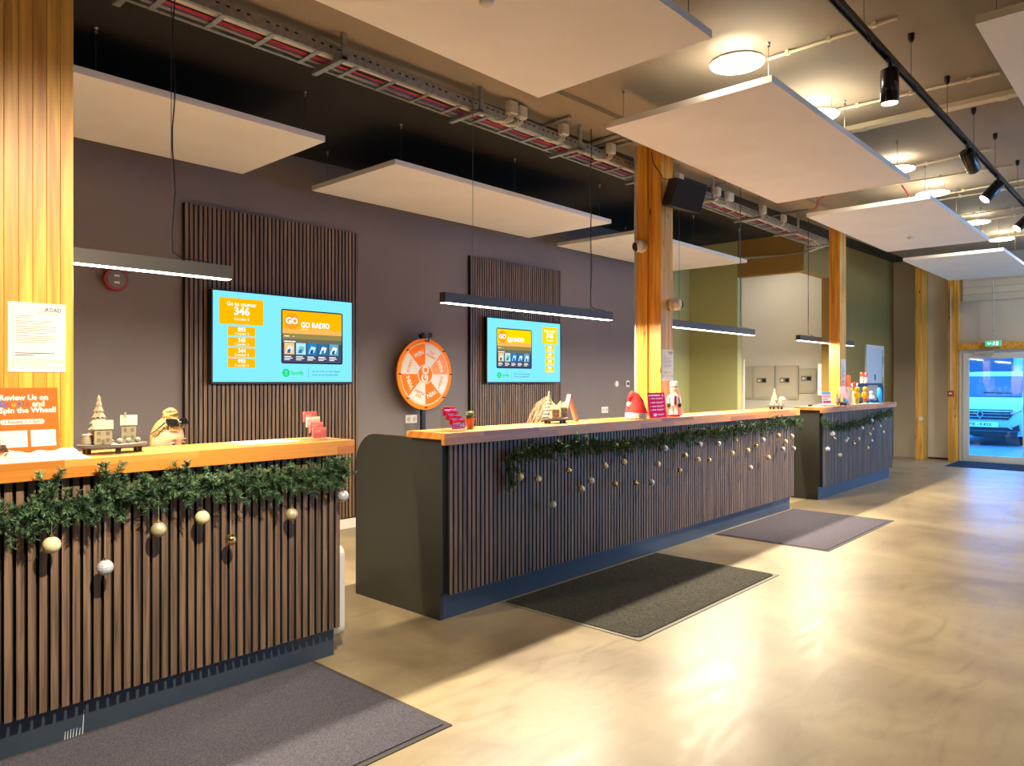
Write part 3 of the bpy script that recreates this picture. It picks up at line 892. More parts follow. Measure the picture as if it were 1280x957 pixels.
while x < CX1:
    br = MB().box(x - .02, x + .02, CY0 - .07, CY1 + .03, CTZ - .034, CTZ - .006)
    br.box(x - .02, x + .02, CY0 - .07, CY0 - .05, CTZ - .034, ceil_z(x))
    br.build('bracket', m_steel, ct, bevel=.003, seg=1)
    x += 1.2
def cables(name, y0, n, gap, r, m, z, jit=.004):
    for k in range(n):
        pts = []
        xx = CX0; i = 0
        ph = random.random() * 6
        while xx <= CX1 + .01:
            pts.append((xx, y0 + k * gap + jit * sin(xx * 2.3 + ph), z + .002 * sin(xx * 3.1 + ph)))
            xx += .35
        MB().tube(pts, r, 5, cap=False).build(name, m, ct, smooth=True)
cables('white_cable', CY0 + .035, 3, .016, .008, mat('white_cable', '#d8d2c6', 0.5), CTZ + .012)
cables('red_cable', CY0 + .118, 2, .010, .0045, mat('red_cable', '#d3283a', 0.5), CTZ + .01, .006)
cables('purple_cable', CY0 + .150, 2, .012, .006, mat('purple_cable', '#4c3d6e', 0.5), CTZ + .01)
cables('grey_cable', CY0 + .180, 2, .012, .005, mat('grey_cable', '#8c8c84', 0.5), CTZ + .009)
cables('yellow_cable', CY0 + .172, 1, .01, .003, mat('yellow_cable', '#b9a05a', 0.5), CTZ + .009)
# bundle that turns off along the olive wall
bundle = thing('cable_bundle', 'bundle of white cables turning along the olive wall', 'cables', (CX1, CY1, CTZ))
for k in range(5):
    MB().tube([(CX1 - .3, CY0 + .05 + .03 * k, CTZ + .01), (CX1 + .05, CY0 + .06 + .03 * k, CTZ - .02), (CX1 + .2, CY1 + .05 + .02 * k, CTZ - .04), (OLIVE_X - .06, CY1 + .5, CTZ - .03), (OLIVE_X - .05, 5.9, CTZ - .02 + .012 * k)],
              .01, 6).build('cable', mat('white_cable', '#d8d2c6', 0.5) if k % 2 else m_steel, bundle, smooth=True)
# grey junction boxes on the tray
m_jbox = mat('pale_grey_plastic', '#cfcabd', 0.5)
def jbox(label, px, pw, hh):
    c = PY(px, 200, CY0 - .03); X = c.x
    t = thing('junction_box', label, 'junction box', (X, CY0 - .03, CTZ + .05), 'junction boxes on the cable tray')
    w_ = pw
    box(X - w_ / 2, X + w_ / 2, CY0 - .062, CY0 - .008, CTZ + .055, CTZ + .055 + hh).build('box_body', m_jbox, t, bevel=.004)
    box(X - w_ / 2 + .008, X + w_ / 2 - .008, CY0 - .066, CY0 - .062, CTZ + .063, CTZ + .047 + hh).build('cover', m_jbox, t)
    for k in range(3):
        xx = X - w_ / 2 + .02 + k * (w_ - .04) / 2
        MB().tube([(xx, CY0 - .035, CTZ + .056), (xx - .02, CY0 - .045, CTZ + .015), (xx - .05, CY0 - .02, CTZ - .012), (xx - .12, CY0 + .05, CTZ - .008)], .005, 6).build('lead', m_jbox, t, smooth=True)
jbox('left of the paired grey junction boxes on the cable tray', 639, .09, .10)
jbox('right of the paired grey junction boxes on the cable tray', 651, .09, .09)
jbox('single grey junction box midway along the tray', 704, .085, .09)
jbox('grey junction box on the tray just left of the tall column', 763, .085, .09)
jbox('grey junction box just behind the black speaker', 848, .12, .07)
jbox('small grey junction box right of the black speaker', 896, .085, .09)
jbox('larger grey junction box right of the black speaker', 911, .13, .09)
jbox('grey junction box over the far half of the tray', 953, .11, .10)
jbox('last small grey junction box before the olive wall', 979, .08, .09)
# ================================================================== on the walls and columns
# ---- televisions
SKY = emat('screen_sky_blue', '#7fe3ff', 1.0)
ORG = emat('screen_orange', '#ffb300', 1.0)
YEL = emat('screen_yellow', '#ffd500', 1.0)
WHT = emat('screen_white', '#ffffff', 1.05)
DRK = emat('screen_slate', '#4a5068', 0.9)
BLK = emat('screen_black', '#1c2230', 0.8)
GRN = emat('screen_green', '#10d66a', 1.0)
TXT = emat('screen_text_blue', '#3d6f9a', 0.9)
OLV = emat('screen_olive', '#9c8a50', 0.9)
OLV2 = emat('screen_olive_dark', '#6f6f5c', 0.9)
PEA = emat('screen_peach', '#ffb45a', 1.0)
def thumb(name, fr, u, v, s, k, parent):
    cols = [('#f2c27a', '#cfe9f5', '#3d5f80'), ('#a9e6f2', '#7bb9c9', '#3d6f88'), ('#1f7fc0', '#bfe9ff', '#0d4f8c'), ('#2b6f9c', '#e8f6ff', '#1787cf'), ('#5fa8c4', '#f0fbff', '#2d4f60')][k]
    o = flat(name, [(u, u + s, v, v + s * 1.05)], fr, .0016, .002, emat('thumb_a%d' % k, cols[0], 1.0), parent)
    mb = MB()
    mb.prism([(u + s * .1, v + s * .1), (u + s * .7, v + s * .2), (u + s * .9, v + s * .7), (u + s * .4, v + s * .8)], fr, .002, .0023)
    mb.build('thumbnail_shape', emat('thumb_b%d' % k, cols[1], 1.0), o if False else parent)
    mb = MB().prism([(u + s * .25, v + s * .15), (u + s * .55, v + s * .1), (u + s * .65, v + s * .5), (u + s * .35, v + s * .45)], fr, .0023, .0026)
    mb.build('thumbnail_shape', emat('thumb_c%d' % k, cols[2], 1.0), parent)
def tv(label, c00, c11, mirror, acc):
    Y = SLF - .07
    A = PY(*c00, Y); B = PY(*c11, Y)
    W, H = B.x - A.x, B.z - A.z
    t = thing('television', label, 'television', (A.x, Y, A.z), 'wall-mounted televisions')
    fr = frame((A.x, Y, A.z), XA, ZA)            # normal = -Y toward the room
    bz = .012
    MB().box(A.x - bz, B.x + bz, Y + .001, Y + .05, A.z - bz - .008, B.z + bz).build('casing', m_black_metal, t, bevel=.004)
    MB().box((A.x + B.x) / 2 - .2, (A.x + B.x) / 2 + .2, Y + .05, SLF - .003, A.z + .2, B.z - .2).build('wall_bracket', m_black_metal, t)
    for r_ in ((-bz, W + bz, -bz, 0), (-bz, W + bz, H, H + bz), (-bz, 0, 0, H), (W, W + bz, 0, H)):
        flat('bezel', [r_], fr, -.001, .004, m_black_metal, t)
    sc = flat('screen', [(0, W, 0, H)], fr, -.001, .0005, SKY, t)
    S = W / 1.0
    q0 = .665 if mirror else .045            # queue block centre
    qc = (.845 if mirror else .185) * W
    tl = (.115 if mirror else .455) * W
    qw = .29 * W if not mirror else .215 * W
    flat('queue_card', [(qc - qw / 2, qc + qw / 2, .64 * H, .93 * H)], fr, .0005, .001, acc, sc)
    text('Go to counter', .062 * H, fr, (qc, .865 * H), WHT, sc, .0015, bold=.0006, sx=.82 if mirror else .95)
    text('346', .125 * H, fr, (qc, .785 * H), WHT, sc, .0015, bold=.003)
    text('Counter 5', .042 * H, fr, (qc, .700 * H), WHT, sc, .0015)
    for i, (a_, b2) in enumerate((('893', '2'), ('345', '3'), ('344', '4'), ('993', '6'))):
        v1 = .615 * H - i * .118 * H
        flat('queue_card', [(qc - qw * .31, qc + qw * .31, v1 - .103 * H, v1)], fr, .0005, .001, acc, sc)
        text(a_, .062 * H, fr, (qc, v1 - .034 * H), WHT, sc, .0015, bold=.001)
        text('Counter ' + b2, .04 * H, fr, (qc, v1 - .078 * H), WHT, sc, .0015)
    tw, tb_, th = .47 * W, .215 * H, .64 * H
    tab = MB().prism(rrect(tl, tl + tw, tb_, tb_ + th, .018), fr, .0005, .001).build('tablet', BLK, sc)
    i0, i1 = tl + .012, tl + tw - .012
    j0, j1 = tb_ + .012, tb_ + th - .012
    jm = lambda f: j0 + (j1 - j0) * f
    flat('tablet_header', [(i0, i1, jm(.62), j1)], fr, .001, .0013, YEL if mirror else ORG, sc)
    flat('tablet_fade', [(i0, i1, jm(.56), jm(.66))], fr, .0012, .0014, PEA, sc)
    flat('tablet_fade', [(i0, i1, jm(.46), jm(.56))], fr, .001, .0013, OLV, sc)
    flat('tablet_fade', [(i0, i1, jm(.38), jm(.46))], fr, .001, .0013, OLV2, sc)
    flat('tablet_body', [(i0, i1, j0, jm(.38))], fr, .001, .0013, DRK, sc)
    lc = (i0 + .068 * W, jm(.80))
    MB().prism(disc(lc[0], lc[1], .055 * W), fr, .0014, .0017).build('logo_disc', emat('screen_deep_orange', '#ff9a1e', 1.0), sc)
    text('GO', .058 * W, fr, lc, WHT, sc, .002, bold=.003)
    text('GO RADIO', .050 * W, fr, (i0 + .245 * W, jm(.735)), WHT, sc, .002, bold=.0022, sx=.9)
    flat('caption_line', [(i0 + .14 * W, i0 + .19 * W, jm(.655), jm(.662)), (i0 + .012 * W, i0 + .05 * W, jm(.50), jm(.515)), (i0 + .075 * W, i0 + .085 * W, jm(.50), jm(.51))], fr, .0014, .0017, WHT, sc)
    flat('caption_line', [(i0 + .012 * W, i0 + .095 * W, jm(.395), jm(.415))], fr, .0014, .0017, WHT, sc)
    for k in range(5):
        u = i0 + .014 * W + k * .085 * W
        thumb('thumbnail', fr, u, jm(.155), .072 * W, k, sc)
        flat('caption_line', [(u, u + .05 * W, jm(.105), jm(.12)), (u, u + .06 * W, jm(.075), jm(.088)), (u, u + .04 * W, jm(.045), jm(.058))], fr, .0014, .0017, WHT, sc)
    sx0 = tl + .035 * W
    MB().prism(disc(sx0, .105 * H, .027 * W), fr, .0005, .001).build('music_logo', GRN, sc)
    for k, (rr, vv) in enumerate(((.017, .012), (.0145, .002), (.012, -.008))):
        arc = MB()
        P = [(sx0 + rr * W * cos(a_), .105 * H + vv * W - .012 * W + rr * .8 * W * sin(a_)) for a_ in [R_(50 + 8 * i) for i in range(11)]]
        Q = [(a2, b3 - .0045 * W) for a2, b3 in reversed(P)]
        arc.prism(P + Q, fr, .001, .0013); arc.build('music_logo_arc', SKY, sc)
    text('Spotify', .062 * H, fr, (tl + .07 * W, .105 * H), GRN, sc, .001, align='LEFT', bold=.0012)
    flat('divider', [(tl + .198 * W, tl + .2 * W, .05 * H, .16 * H)], fr, .0005, .001, TXT, sc)
    text('Like the music you hear playing?', .031 * H, fr, (tl + .225 * W, .128 * H), TXT, sc, .001, align='LEFT')
    text('Check out our Spotify profile', .031 * H, fr, (tl + .225 * W, .085 * H), TXT, sc, .001, align='LEFT')
tv('larger looking television on the left with ticket list on its left side', (265.8, 477), (439.5, 378.4), False, ORG)
tv('television on the right with yellow ticket list on its right side', (609, 477), (700, 405), True, YEL)

# ---- prize wheel
WY = WALL_Y - .18
wc = PY(531.5, 467.5, WY)
wr_ = .39
wt = thing('prize_wheel', 'round orange and white prize wheel on a black stand', 'prize wheel', (wc.x, WY, wc.z))
fr = frame((wc.x, WY, wc.z), XA, ZA)
OR1 = mat('wheel_orange', '#f87e04', 0.6, spec=.2); OR2 = mat('wheel_orange_deep', '#f57200', 0.6, spec=.2); WH1 = mat('wheel_white', '#d9d2c8', 0.6, spec=.2); SAL = mat('wheel_salmon', '#f0905a', 0.6, spec=.2)
disk = MB().prism(disc(0, 0, wr_, 64), fr, -.018, 0).build('disc', OR1, wt)
ring = MB()
for i in range(64):
    a0, a1 = 2 * pi * i / 64, 2 * pi * (i + 1) / 64
    r0, r1 = .335, .343
    ring.prism([(r0 * cos(a0), r0 * sin(a0)), (r1 * cos(a0), r1 * sin(a0)), (r1 * cos(a1), r1 * sin(a1)), (r0 * cos(a1), r0 * sin(a1))], fr, 0, .0012)
ring.build('ring', WH1, disk)
SEG = [('WIN', SAL), ('TRY AGAIN', WH1), ('WIN', OR2), ('SORRY', WH1), ('WIN', OR2), ('TRY AGAIN', WH1), ('WIN', OR2), ('SORRY', WH1)]
for k, (s, m_) in enumerate(SEG):
    a0, a1 = k * pi / 4, (k + 1) * pi / 4
    P = [(0, 0)] + [(.33 * cos(a0 + (a1 - a0) * i / 8), .33 * sin(a0 + (a1 - a0) * i / 8)) for i in range(9)]
    MB().prism(P, fr, 0, .0012).build('segment', m_, disk)
    am = (a0 + a1) / 2; rr = .235
    tm = WH1 if s == 'WIN' else OR2
    rot = am - pi / 2 if s != 'SORRY' else am - pi / 2 + pi / 2 * 0
    if s == 'TRY AGAIN':
        text('TRY', .045, fr, (rr * 1.07 * cos(am), rr * 1.07 * sin(am)), tm, disk, .0016, rot=rot, bold=.001)
        text('AGAIN!', .045, fr, (rr * .9 * cos(am), rr * .9 * sin(am)), tm, disk, .0016, rot=rot, bold=.001)
    else:
        text(s, .07 if s == 'WIN' else .05, fr, (rr * cos(am), rr * sin(am)), tm, disk, .0016, rot=rot, bold=.0025 if s == 'WIN' else .001)
MB().prism(disc(0, 0, .108, 40), fr, 0, .003).build('hub_rim', WH1, disk)
MB().prism(disc(0, 0, .098, 40), fr, 0, .0045).build('hub', OR2, disk)
text('GO', .125, fr, (0, 0), WH1, disk, .005, rot=pi / 2 * .92, bold=.006)
for k in range(8):
    a_ = k * pi / 4
    MB().tube([fr[0] + XA * .365 * cos(a_) + ZA * .365 * sin(a_), fr[0] + XA * .365 * cos(a_) + ZA * .365 * sin(a_) - YA * .04], .006, 8).build('peg', m_black_metal, wt)
MB().box(wc.x - .025, wc.x + .025, WY + .02, WY + .06, .75, wc.z + .42).build('stand_pole', m_black_metal, wt)
MB().lathe([(.03, 0), (.03, .05)], (wc.x, WY + .06, wc.z), 16, (0, -1, 0)).build('axle', m_black_metal, wt)
fl_ = MB().box(wc.x - .05, wc.x + .05, WY - .035, WY + .055, wc.z + .405, wc.z + .44)
fl_.sphere((wc.x - .055, WY - .02, wc.z + .425), .028, 12, 8).sphere((wc.x + .055, WY - .02, wc.z + .425), .028, 12, 8)
fl_.tube([(wc.x + .02, WY - .04, wc.z + .41), (wc.x + .015, WY - .04, wc.z + .35)], .007, 8)
fl_.build('flapper', m_black_metal, wt)
MB().box(wc.x - .22, wc.x + .22, WY - .12, WY + .14, .742, .762).build('stand_foot', m_black_metal, wt)
# low back desk that carries the wheel
bd = thing('back_desk', 'low dark desk along the mauve wall hidden behind the long counter', 'desk', (5.2, 5.95, 0))
box(4.75, 7.0, 5.75, 6.29, .70, .74).build('desk_top', m_body, bd)
box(4.75, 4.79, 5.78, 6.29, 0, .70).build('side_panel', m_body, bd); box(6.96, 7.0, 5.78, 6.29, 0, .70).build('side_panel', m_body, bd)

# ---- small wall devices
def disc_thing(name, label, cat, c, r, d, m, axis=(0, -1, 0), n=28):
    t = MB().lathe([(r, 0), (r, d * .7), (r * .93, d)], c, n, axis).build(name, m, loc=c, smooth=True)
    return props(t, label, cat)
c = PY(142, 349.5, WALL_Y)
al = thing('fire_alarm_sounder', 'round red and grey fire alarm sounder under the left pendant lamp', 'alarm', c)
MB().lathe([(.072, 0), (.09, .01), (.095, .05), (.088, .062)], c, 32, (0, -1, 0)).build('red_rim', mat('alarm_red', '#8e2026', 0.4), al, smooth=True)
MB().lathe([(.068, .05), (.072, .064), (.064, .072)], c, 32, (0, -1, 0)).build('grey_face', mat('alarm_grey', '#6b6564', 0.5), al, smooth=True)
box(c.x - .02, c.x + .02, c.y - .075, c.y - .071, c.z + .018, c.z + .034).build('label_plate', m_white, al)
box(c.x - .02, c.x + .02, c.y - .075, c.y - .071, c.z - .036, c.z - .02).build('label_plate', m_white, al)
def socket(label, px, py, w_=.16):
    c = PY(px, py, WALL_Y)
    t = thing('wall_socket', label, 'socket', c)
    box(c.x - w_ / 2, c.x + w_ / 2, c.y - .012, c.y, c.z - .045, c.z + .045).build('plate', m_white, t, bevel=.003)
    for s in (-1, 1):
        MB().lathe([(.026, 0), (.026, .003)], (c.x + s * w_ / 4, c.y - .012, c.z), 16, (0, -1, 0)).build('recess', mat('socket_shade', '#b9b2a4', 0.5), t)
socket('double white wall socket below the prize wheel', 513.5, 523.5)
socket('double white wall socket right of the wooden triangle lamp', 755.5, 512)
c = PY(770, 479.5, WALL_Y)
disc_thing('wall_disc', 'small oval white disc on the mauve wall left of the tall column', 'wall plate', c, .045, .02, m_white)
c = PY(783.5, 479.5, WALL_Y)
th_ = thing('thermostat', 'small white wall thermostat with dark screen beside the tall column', 'thermostat', c)
box(c.x - .04, c.x + .04, c.y - .025, c.y, c.z - .05, c.z + .05).build('case', m_white, th_, bevel=.006)
box(c.x - .025, c.x + .025, c.y - .027, c.y - .024, c.z - .02, c.z + .025).build('display', m_dark, th_)

# ---- paper notices
m_paper = mat('white_paper', '#d8d0c4', 0.75)
m_ink = mat('grey_print', '#8e8680', 0.7); m_ink2 = mat('dark_print', '#4a4644', 0.7); m_bar = mat('taupe_print', '#c2b3ac', 0.7)
def notice(label, c00, c11, Y, logo=True):
    A, B = PY(*c00, Y), PY(*c11, Y)
    W, H = B.x - A.x, B.z - A.z
    t = thing('paper_notice', label, 'notice', (A.x, Y, A.z), 'paper notices on the columns')
    fr = frame((A.x, Y, A.z), XA, ZA)
    sh = flat('sheet', [(0, W, 0, H)], fr, 0, .0012, m_paper, t)
    if logo:
        text('24', H * .12, fr, (W * .58, H * .885), m_ink, sh, .0015, bold=-.0005, sx=.85)
        text('ROAD', H * .085, fr, (W * .78, H * .905), m_ink2, sh, .0015, bold=.0004, sx=.85)
        text('ASSISTANCE', H * .035, fr, (W * .78, H * .845), m_ink, sh, .0015, sx=.82)
    rows = []
    v = .80
    for blk, (nl, wd) in enumerate(((2, .3), (2, .68), (4, .72), (4, .70))):
        for k in range(nl):
            ww = wd * (1 if k < nl - 1 else .75)
            rows.append((W * .12, W * (.12 + ww), H * v, H * (v + .010))); v -= .030
        v -= .016
    flat('text_lines', rows, fr, .0012, .0015, m_ink, sh)['kind'] = 'stuff'
    flat('text_lines', [(W * .12, W * .80, H * .265, H * .277), (W * .12, W * .45, H * .235, H * .247)], fr, .0012, .0015, m_ink2, sh)['kind'] = 'stuff'
    flat('footer_band', [(W * .04, W * .97, H * .06, H * .19)], fr, .0012, .0015, m_bar, sh)
    flat('footer_boxes', [(W * .10, W * .45, H * .08, H * .12), (W * .50, W * .58, H * .08, H * .13), (W * .62, W * .93, H * .08, H * .12), (W * .2, W * .8, H * .145, H * .16)], fr, .0015, .0018, m_paper, sh)['kind'] = 'stuff'
notice('large printed white letter pinned to the wide left column', (9.5, 464.5), (82, 381), CY - .002)
notice('white printed notice on the tall column above the nutcracker', (827.5, 475.5), (841.5, 437), CY - .002)
c00, c11 = (1051, 487), (1057.2, 449)
notice('narrow white notice on the far pine column', c00, c11, CY - .002, logo=False)

# ---- speaker, cameras, conduit on the tall column
S0 = Vector((C2X1 - .04, CY - .10, 0)); 
sc_ = PY(853, 244, CY - .17)
sp_ = thing('wall_speaker', 'black box speaker mounted high on the tall pine column', 'speaker', (C2X1 - .06, CY - .02, sc_.z))
yaw = R_(-28)
Rm = Matrix.Translation(sc_) @ Matrix.Rotation(yaw, 4, 'Z') @ Matrix.Rotation(R_(9), 4, 'Y') @ Matrix.Rotation(R_(16), 4, 'X')
bq = MB().prism([(-.17, -.11), (.17, -.11), (.12, .12), (-.12, .12)], (Vector((0, 0, 0)), XA, YA, ZA), -.125, .125).xform(Rm)
bq.build('cabinet', mat('speaker_black', '#0d0e11', 0.55), sp_, bevel=.012, seg=3)
MB().prism(rrect(-.155, .155, -.11, .11, .02), (Vector((0, -.112, 0)), XA, ZA, -YA), 0, .008).xform(Rm).build('grille', mat('speaker_cloth', '#14161b', 0.8), sp_)
MB().tube([(C2X1 - .06, CY, sc_.z), (C2X1 - .03, CY - .05, sc_.z), tuple(sc_ + Vector((-.02, .08, 0)))], .015, 8).build('mount_arm', m_black_metal, sp_)
tp = PX(814, 190, C2X0 - .004)
MB().tube([tp, tp + Vector((-.003, -.03, -.12)), tp + Vector((-.003, -.12, -.25)), (C2X0 - .005, CY - .01, sc_.z + .17), tuple(sc_ + Vector((-.13, .05, .12)))], .004, 6).build('speaker_cable', m_black_metal, sp_, smooth=True)
def turret(label, c, base_axis, look):
    t = thing('security_camera', label, 'camera', c, 'white turret cameras on the tall column')
    MB().lathe([(.055, 0), (.055, .02), (.05, .03)], c, 24, base_axis).build('base', m_white, t, smooth=True)
    q_ = Vector(c) + Vector(base_axis).normalized() * .06
    MB().sphere(q_, .055, 20, 14).build('ball', m_white, t, smooth=True)
    l_ = Vector(look).normalized()
    MB().lathe([(.042, .035), (.042, .045), (.03, .055), (.02, .058)], q_, 20, l_).build('lens', mat('camera_black', '#0b0b0d', 0.15), t, smooth=True)
    for k in range(6):
        a_ = k * pi / 3
        e1 = l_.cross(ZA).normalized(); e2 = l_.cross(e1)
        MB().sphere(q_ + l_ * .05 + (e1 * cos(a_) + e2 * sin(a_)) * .03, .005, 6, 4).build('led', m_steel, t)
q = PX(803, 308.5, C2X0)
turret('white turret camera high on the left face of the tall column', q, (-1, 0, 0), (-.8, .55, -.25))
q = PY(838, 381, CY)
turret('white turret camera on the right edge of the tall column facing right', q, (.2, -1, 0), (.8, -.6, -.1))
cpx = PX(793, 300, C2X0 + .018)
cd = MB().tube([(cpx.x, c2b + .02, 0), (cpx.x, c2b + .02, ceil_z(5.9))], .018, 12).build('vertical_conduit', mat('pale_aluminium', '#c9c3bb', 0.35, 0.6), loc=(cpx.x, c2b + .02, 0), smooth=True)
props(cd, 'pale vertical conduit pipe on the back edge of the tall column', 'conduit')

# ---- meter cabinets in the niche
NX = 13.2
def cab(label, pxa, pxb, ya_, yb_, lock=True):
    A, B = PX(pxa, yb_, NX - .05), PX(pxb, ya_, NX - .05)
    t = thing('meter_cabinet', label, 'cabinet', (NX - .05, B.y, A.z), 'grey meter cabinets in the niche')
    y0_, y1_ = B.y, A.y
    box(NX - .05, NX - .002, y0_, y1_, A.z, B.z).build('box_body', mat('cabinet_grey', '#bdb9ac', 0.5), t, bevel=.004)
    dr = box(NX - .06, NX - .05, y0_ + .03, y1_ - .03, A.z + .04, B.z - .03).build('door', mat('cabinet_door_grey', '#c6c2b5', 0.45), t, bevel=.003)
    zc_ = (A.z + B.z) / 2 + .03
    if lock:
        ym = (y0_ + y1_) / 2 + .02
        box(NX - .068, NX - .06, ym - .08, ym + .10, zc_ - .035, zc_ + .055).build('lock_plate', mat('lock_grey', '#7d7f78', 0.5), dr)
        box(NX - .072, NX - .068, ym - .07, ym - .005, zc_ - .02, zc_ + .04).build('display', m_dark, dr)
        box(NX - .072, NX - .068, ym + .03, ym + .08, zc_ - .015, zc_ + .03).build('display', m_white, dr)
cab('narrow leftmost grey meter cabinet in the niche', 927, 940.5, 457.5, 498, False)
cab('second grey meter cabinet from the left with digital lock', 941, 968, 457, 498.5)
cab('third grey meter cabinet from the left with digital lock', 969, 997.5, 456.5, 498.5)
cab('smaller raised rightmost grey meter cabinet', 998.5, 1022.5, 460, 491)

# ---- far wall devices
ex = thing('exit_sign', 'glowing green exit sign hanging above the glazed door', 'sign', (15.85, 2.63, 2.15))
e0, e1 = PX(1231, 433, 15.85), PX(1251.5, 425, 15.85)
box(15.85, 15.90, e1.y, e0.y, e0.z, e1.z).build('case', m_white, ex, bevel=.004)
frx = frame((15.85, e0.y, e0.z), -YA, ZA)
EW, EH = e0.y - e1.y, e1.z - e0.z
pl = flat('face', [(.008, EW - .008, .008, EH - .008)], frx, 0, .002, emat('exit_green', '#16b878', 1.3), ex)
wm = emat('exit_white', '#f2fff8', 1.6)
def fig(u):
    s = EH / .12
    mb = MB()
    mb.prism(disc(u + .006 * s, .088 * s, .011 * s, 10), frx, .002, .003)
    for a_, b2, w_ in (((u, .075), (u - .006, .045), .010), ((u - .004, .047), (u + .018, .025), .007), ((u - .006, .047), (u - .022, .028), .007), ((u + .002, .072), (u + .022, .06), .006), ((u, .072), (u - .02, .062), .006)):
        ax, ay = a_[0], a_[1] * s; bx, by = b2[0], b2[1] * s
        d_ = Vector((bx - ax, by - ay)).normalized(); n_ = Vector((-d_.y, d_.x)) * w_ / 2 * s
        mb.prism([(ax + n_.x, ay + n_.y), (ax - n_.x, ay - n_.y), (bx - n_.x, by - n_.y), (bx + n_.x, by + n_.y)], frx, .002, .003)
    return mb
fig(EW * .55).build('running_figure', wm, pl)
flat('door_mark', [(EW * .70, EW * .82, EH * .2, EH * .8)], frx, .002, .003, wm, pl)
MB().prism([(EW * .14, EH * .5), (EW * .26, EH * .75), (EW * .26, EH * .58), (EW * .40, EH * .58), (EW * .40, EH * .42), (EW * .26, EH * .42), (EW * .26, EH * .25)], frx, .002, .003).build('arrow', wm, pl)
MB().tube([(15.875, (e0.y + e1.y) / 2, e1.z), (15.875, (e0.y + e1.y) / 2, ceil_z(15.87))], .009, 8).build('hanging_rod', m_steel, ex)
cp = PX(1188.5, 491.5, 15.95)
cpt = thing('call_point', 'small red fire call point on the slim post beside the door', 'call point', cp)
box(15.92, 15.949, cp.y - .05, cp.y + .05, cp.z - .05, cp.z + .05).build('case', mat('call_red', '#a3191c', 0.4), cpt, bevel=.005)
box(15.915, 15.92, cp.y - .028, cp.y + .028, cp.z - .015, cp.z + .015).build('press_plate', m_white, cpt)
MB().tube([(15.935, cp.y, cp.z + .05), (15.935, cp.y, 3.3)], .008, 8).build('feed_pipe', m_conduit, cpt)
c = PX(1151.5, 523, 15.8)
disc_thing('wall_disc', 'white disc low on the far pine column', 'wall plate', Vector((15.8, c.y, c.z)), .04, .03, m_white, (-1, 0, 0))
# ================================================================== things on the worktops
TZW = WT_Z
m_ceramic = mat('cream_ceramic', '#958b72', 0.55, col2='#8c8268', scale=(40, 40, 40))
m_slatewood = mat('grey_tray_wood', '#55544f', 0.5)
m_acryl = glass_mat('clear_acrylic', (0.90, 0.92, 0.92), 0.05)
def P_on(x, Y): return PY(x, 500, Y).x

def ceramic_tree(label, X, Y, z, h, n=7):
    t = thing('ceramic_tree', label, 'christmas tree', (X, Y, z), 'cream ceramic village pieces')
    MB().lathe([(.012, 0), (.012, h * .1)], (X, Y, z), 12).build('trunk', m_ceramic, t)
    R0 = h * .26
    for k in range(n):
        f = k / n
        zb = z + h * (.06 + .86 * f); r = R0 * (1 - f) + .006; hh = h * .20
        mb = MB(); nn = 18; ring = []
        vs_ = []; 
        for j in range(nn):
            a_ = 2 * pi * j / nn + k * .35
            rr = r * (1.0 if j % 2 else .80)
            vs_.append((X + rr * cos(a_), Y + rr * sin(a_), zb - (.006 if j % 2 else 0)))
        for j in range(nn):
            a_ = 2 * pi * j / nn + k * .35
            vs_.append((X + r * .28 * cos(a_), Y + r * .28 * sin(a_), zb + hh * .75))
        fs_ = [(j, (j + 1) % nn, nn + (j + 1) % nn, nn + j) for j in range(nn)] + [tuple(range(nn - 1, -1, -1)), tuple(range(nn, 2 * nn))]
        mb.add(vs_, fs_).build('tier', m_ceramic, t)
    MB().lathe([(.009, 0), (.006, h * .05), (.0005, h * .1)], (X, Y, z + h * .9), 10).build('tip', m_ceramic, t)
    return t
def ceramic_house(label, X, Y, z, w, d, h, chimney=True, rot=0.0):
    t = thing('ceramic_house', label, 'ornament', (X, Y, z), 'cream ceramic village pieces')
    T = Matrix.Translation((X, Y, z)) @ Matrix.Rotation(rot, 4, 'Z')
    def bb(*a_): return MB().box(*a_).xform(T)
    bb(-w / 2, w / 2, -d / 2, d / 2, 0, h * .66).build('walls', m_ceramic, t)
    roof = MB().prism([(-d / 2 - .006, h * .63), (d / 2 + .006, h * .63), (0, h)], (Vector((-w / 2 - .005, 0, 0)), YA, ZA, XA), 0, w + .01).xform(T)
    roof.build('roof', m_ceramic, t)
    if chimney: bb(-w * .32, -w * .18, -.008, .010, h * .8, h * 1.08).build('chimney', m_ceramic, t)
    sh = mat('ceramic_shade', '#6c634c', 0.6)
    for (u, v) in ((-.25, .18), (.25, .18), (-.25, .46), (.25, .46)):
        bb(w * u - w * .1, w * u + w * .1, -d / 2 - .0015, -d / 2, h * v - h * .07, h * v + h * .07).build('window', sh, t)
    bb(-w * .07, w * .07, -d / 2 - .0015, -d / 2, 0, h * .22).build('front_door', sh, t)
    return t
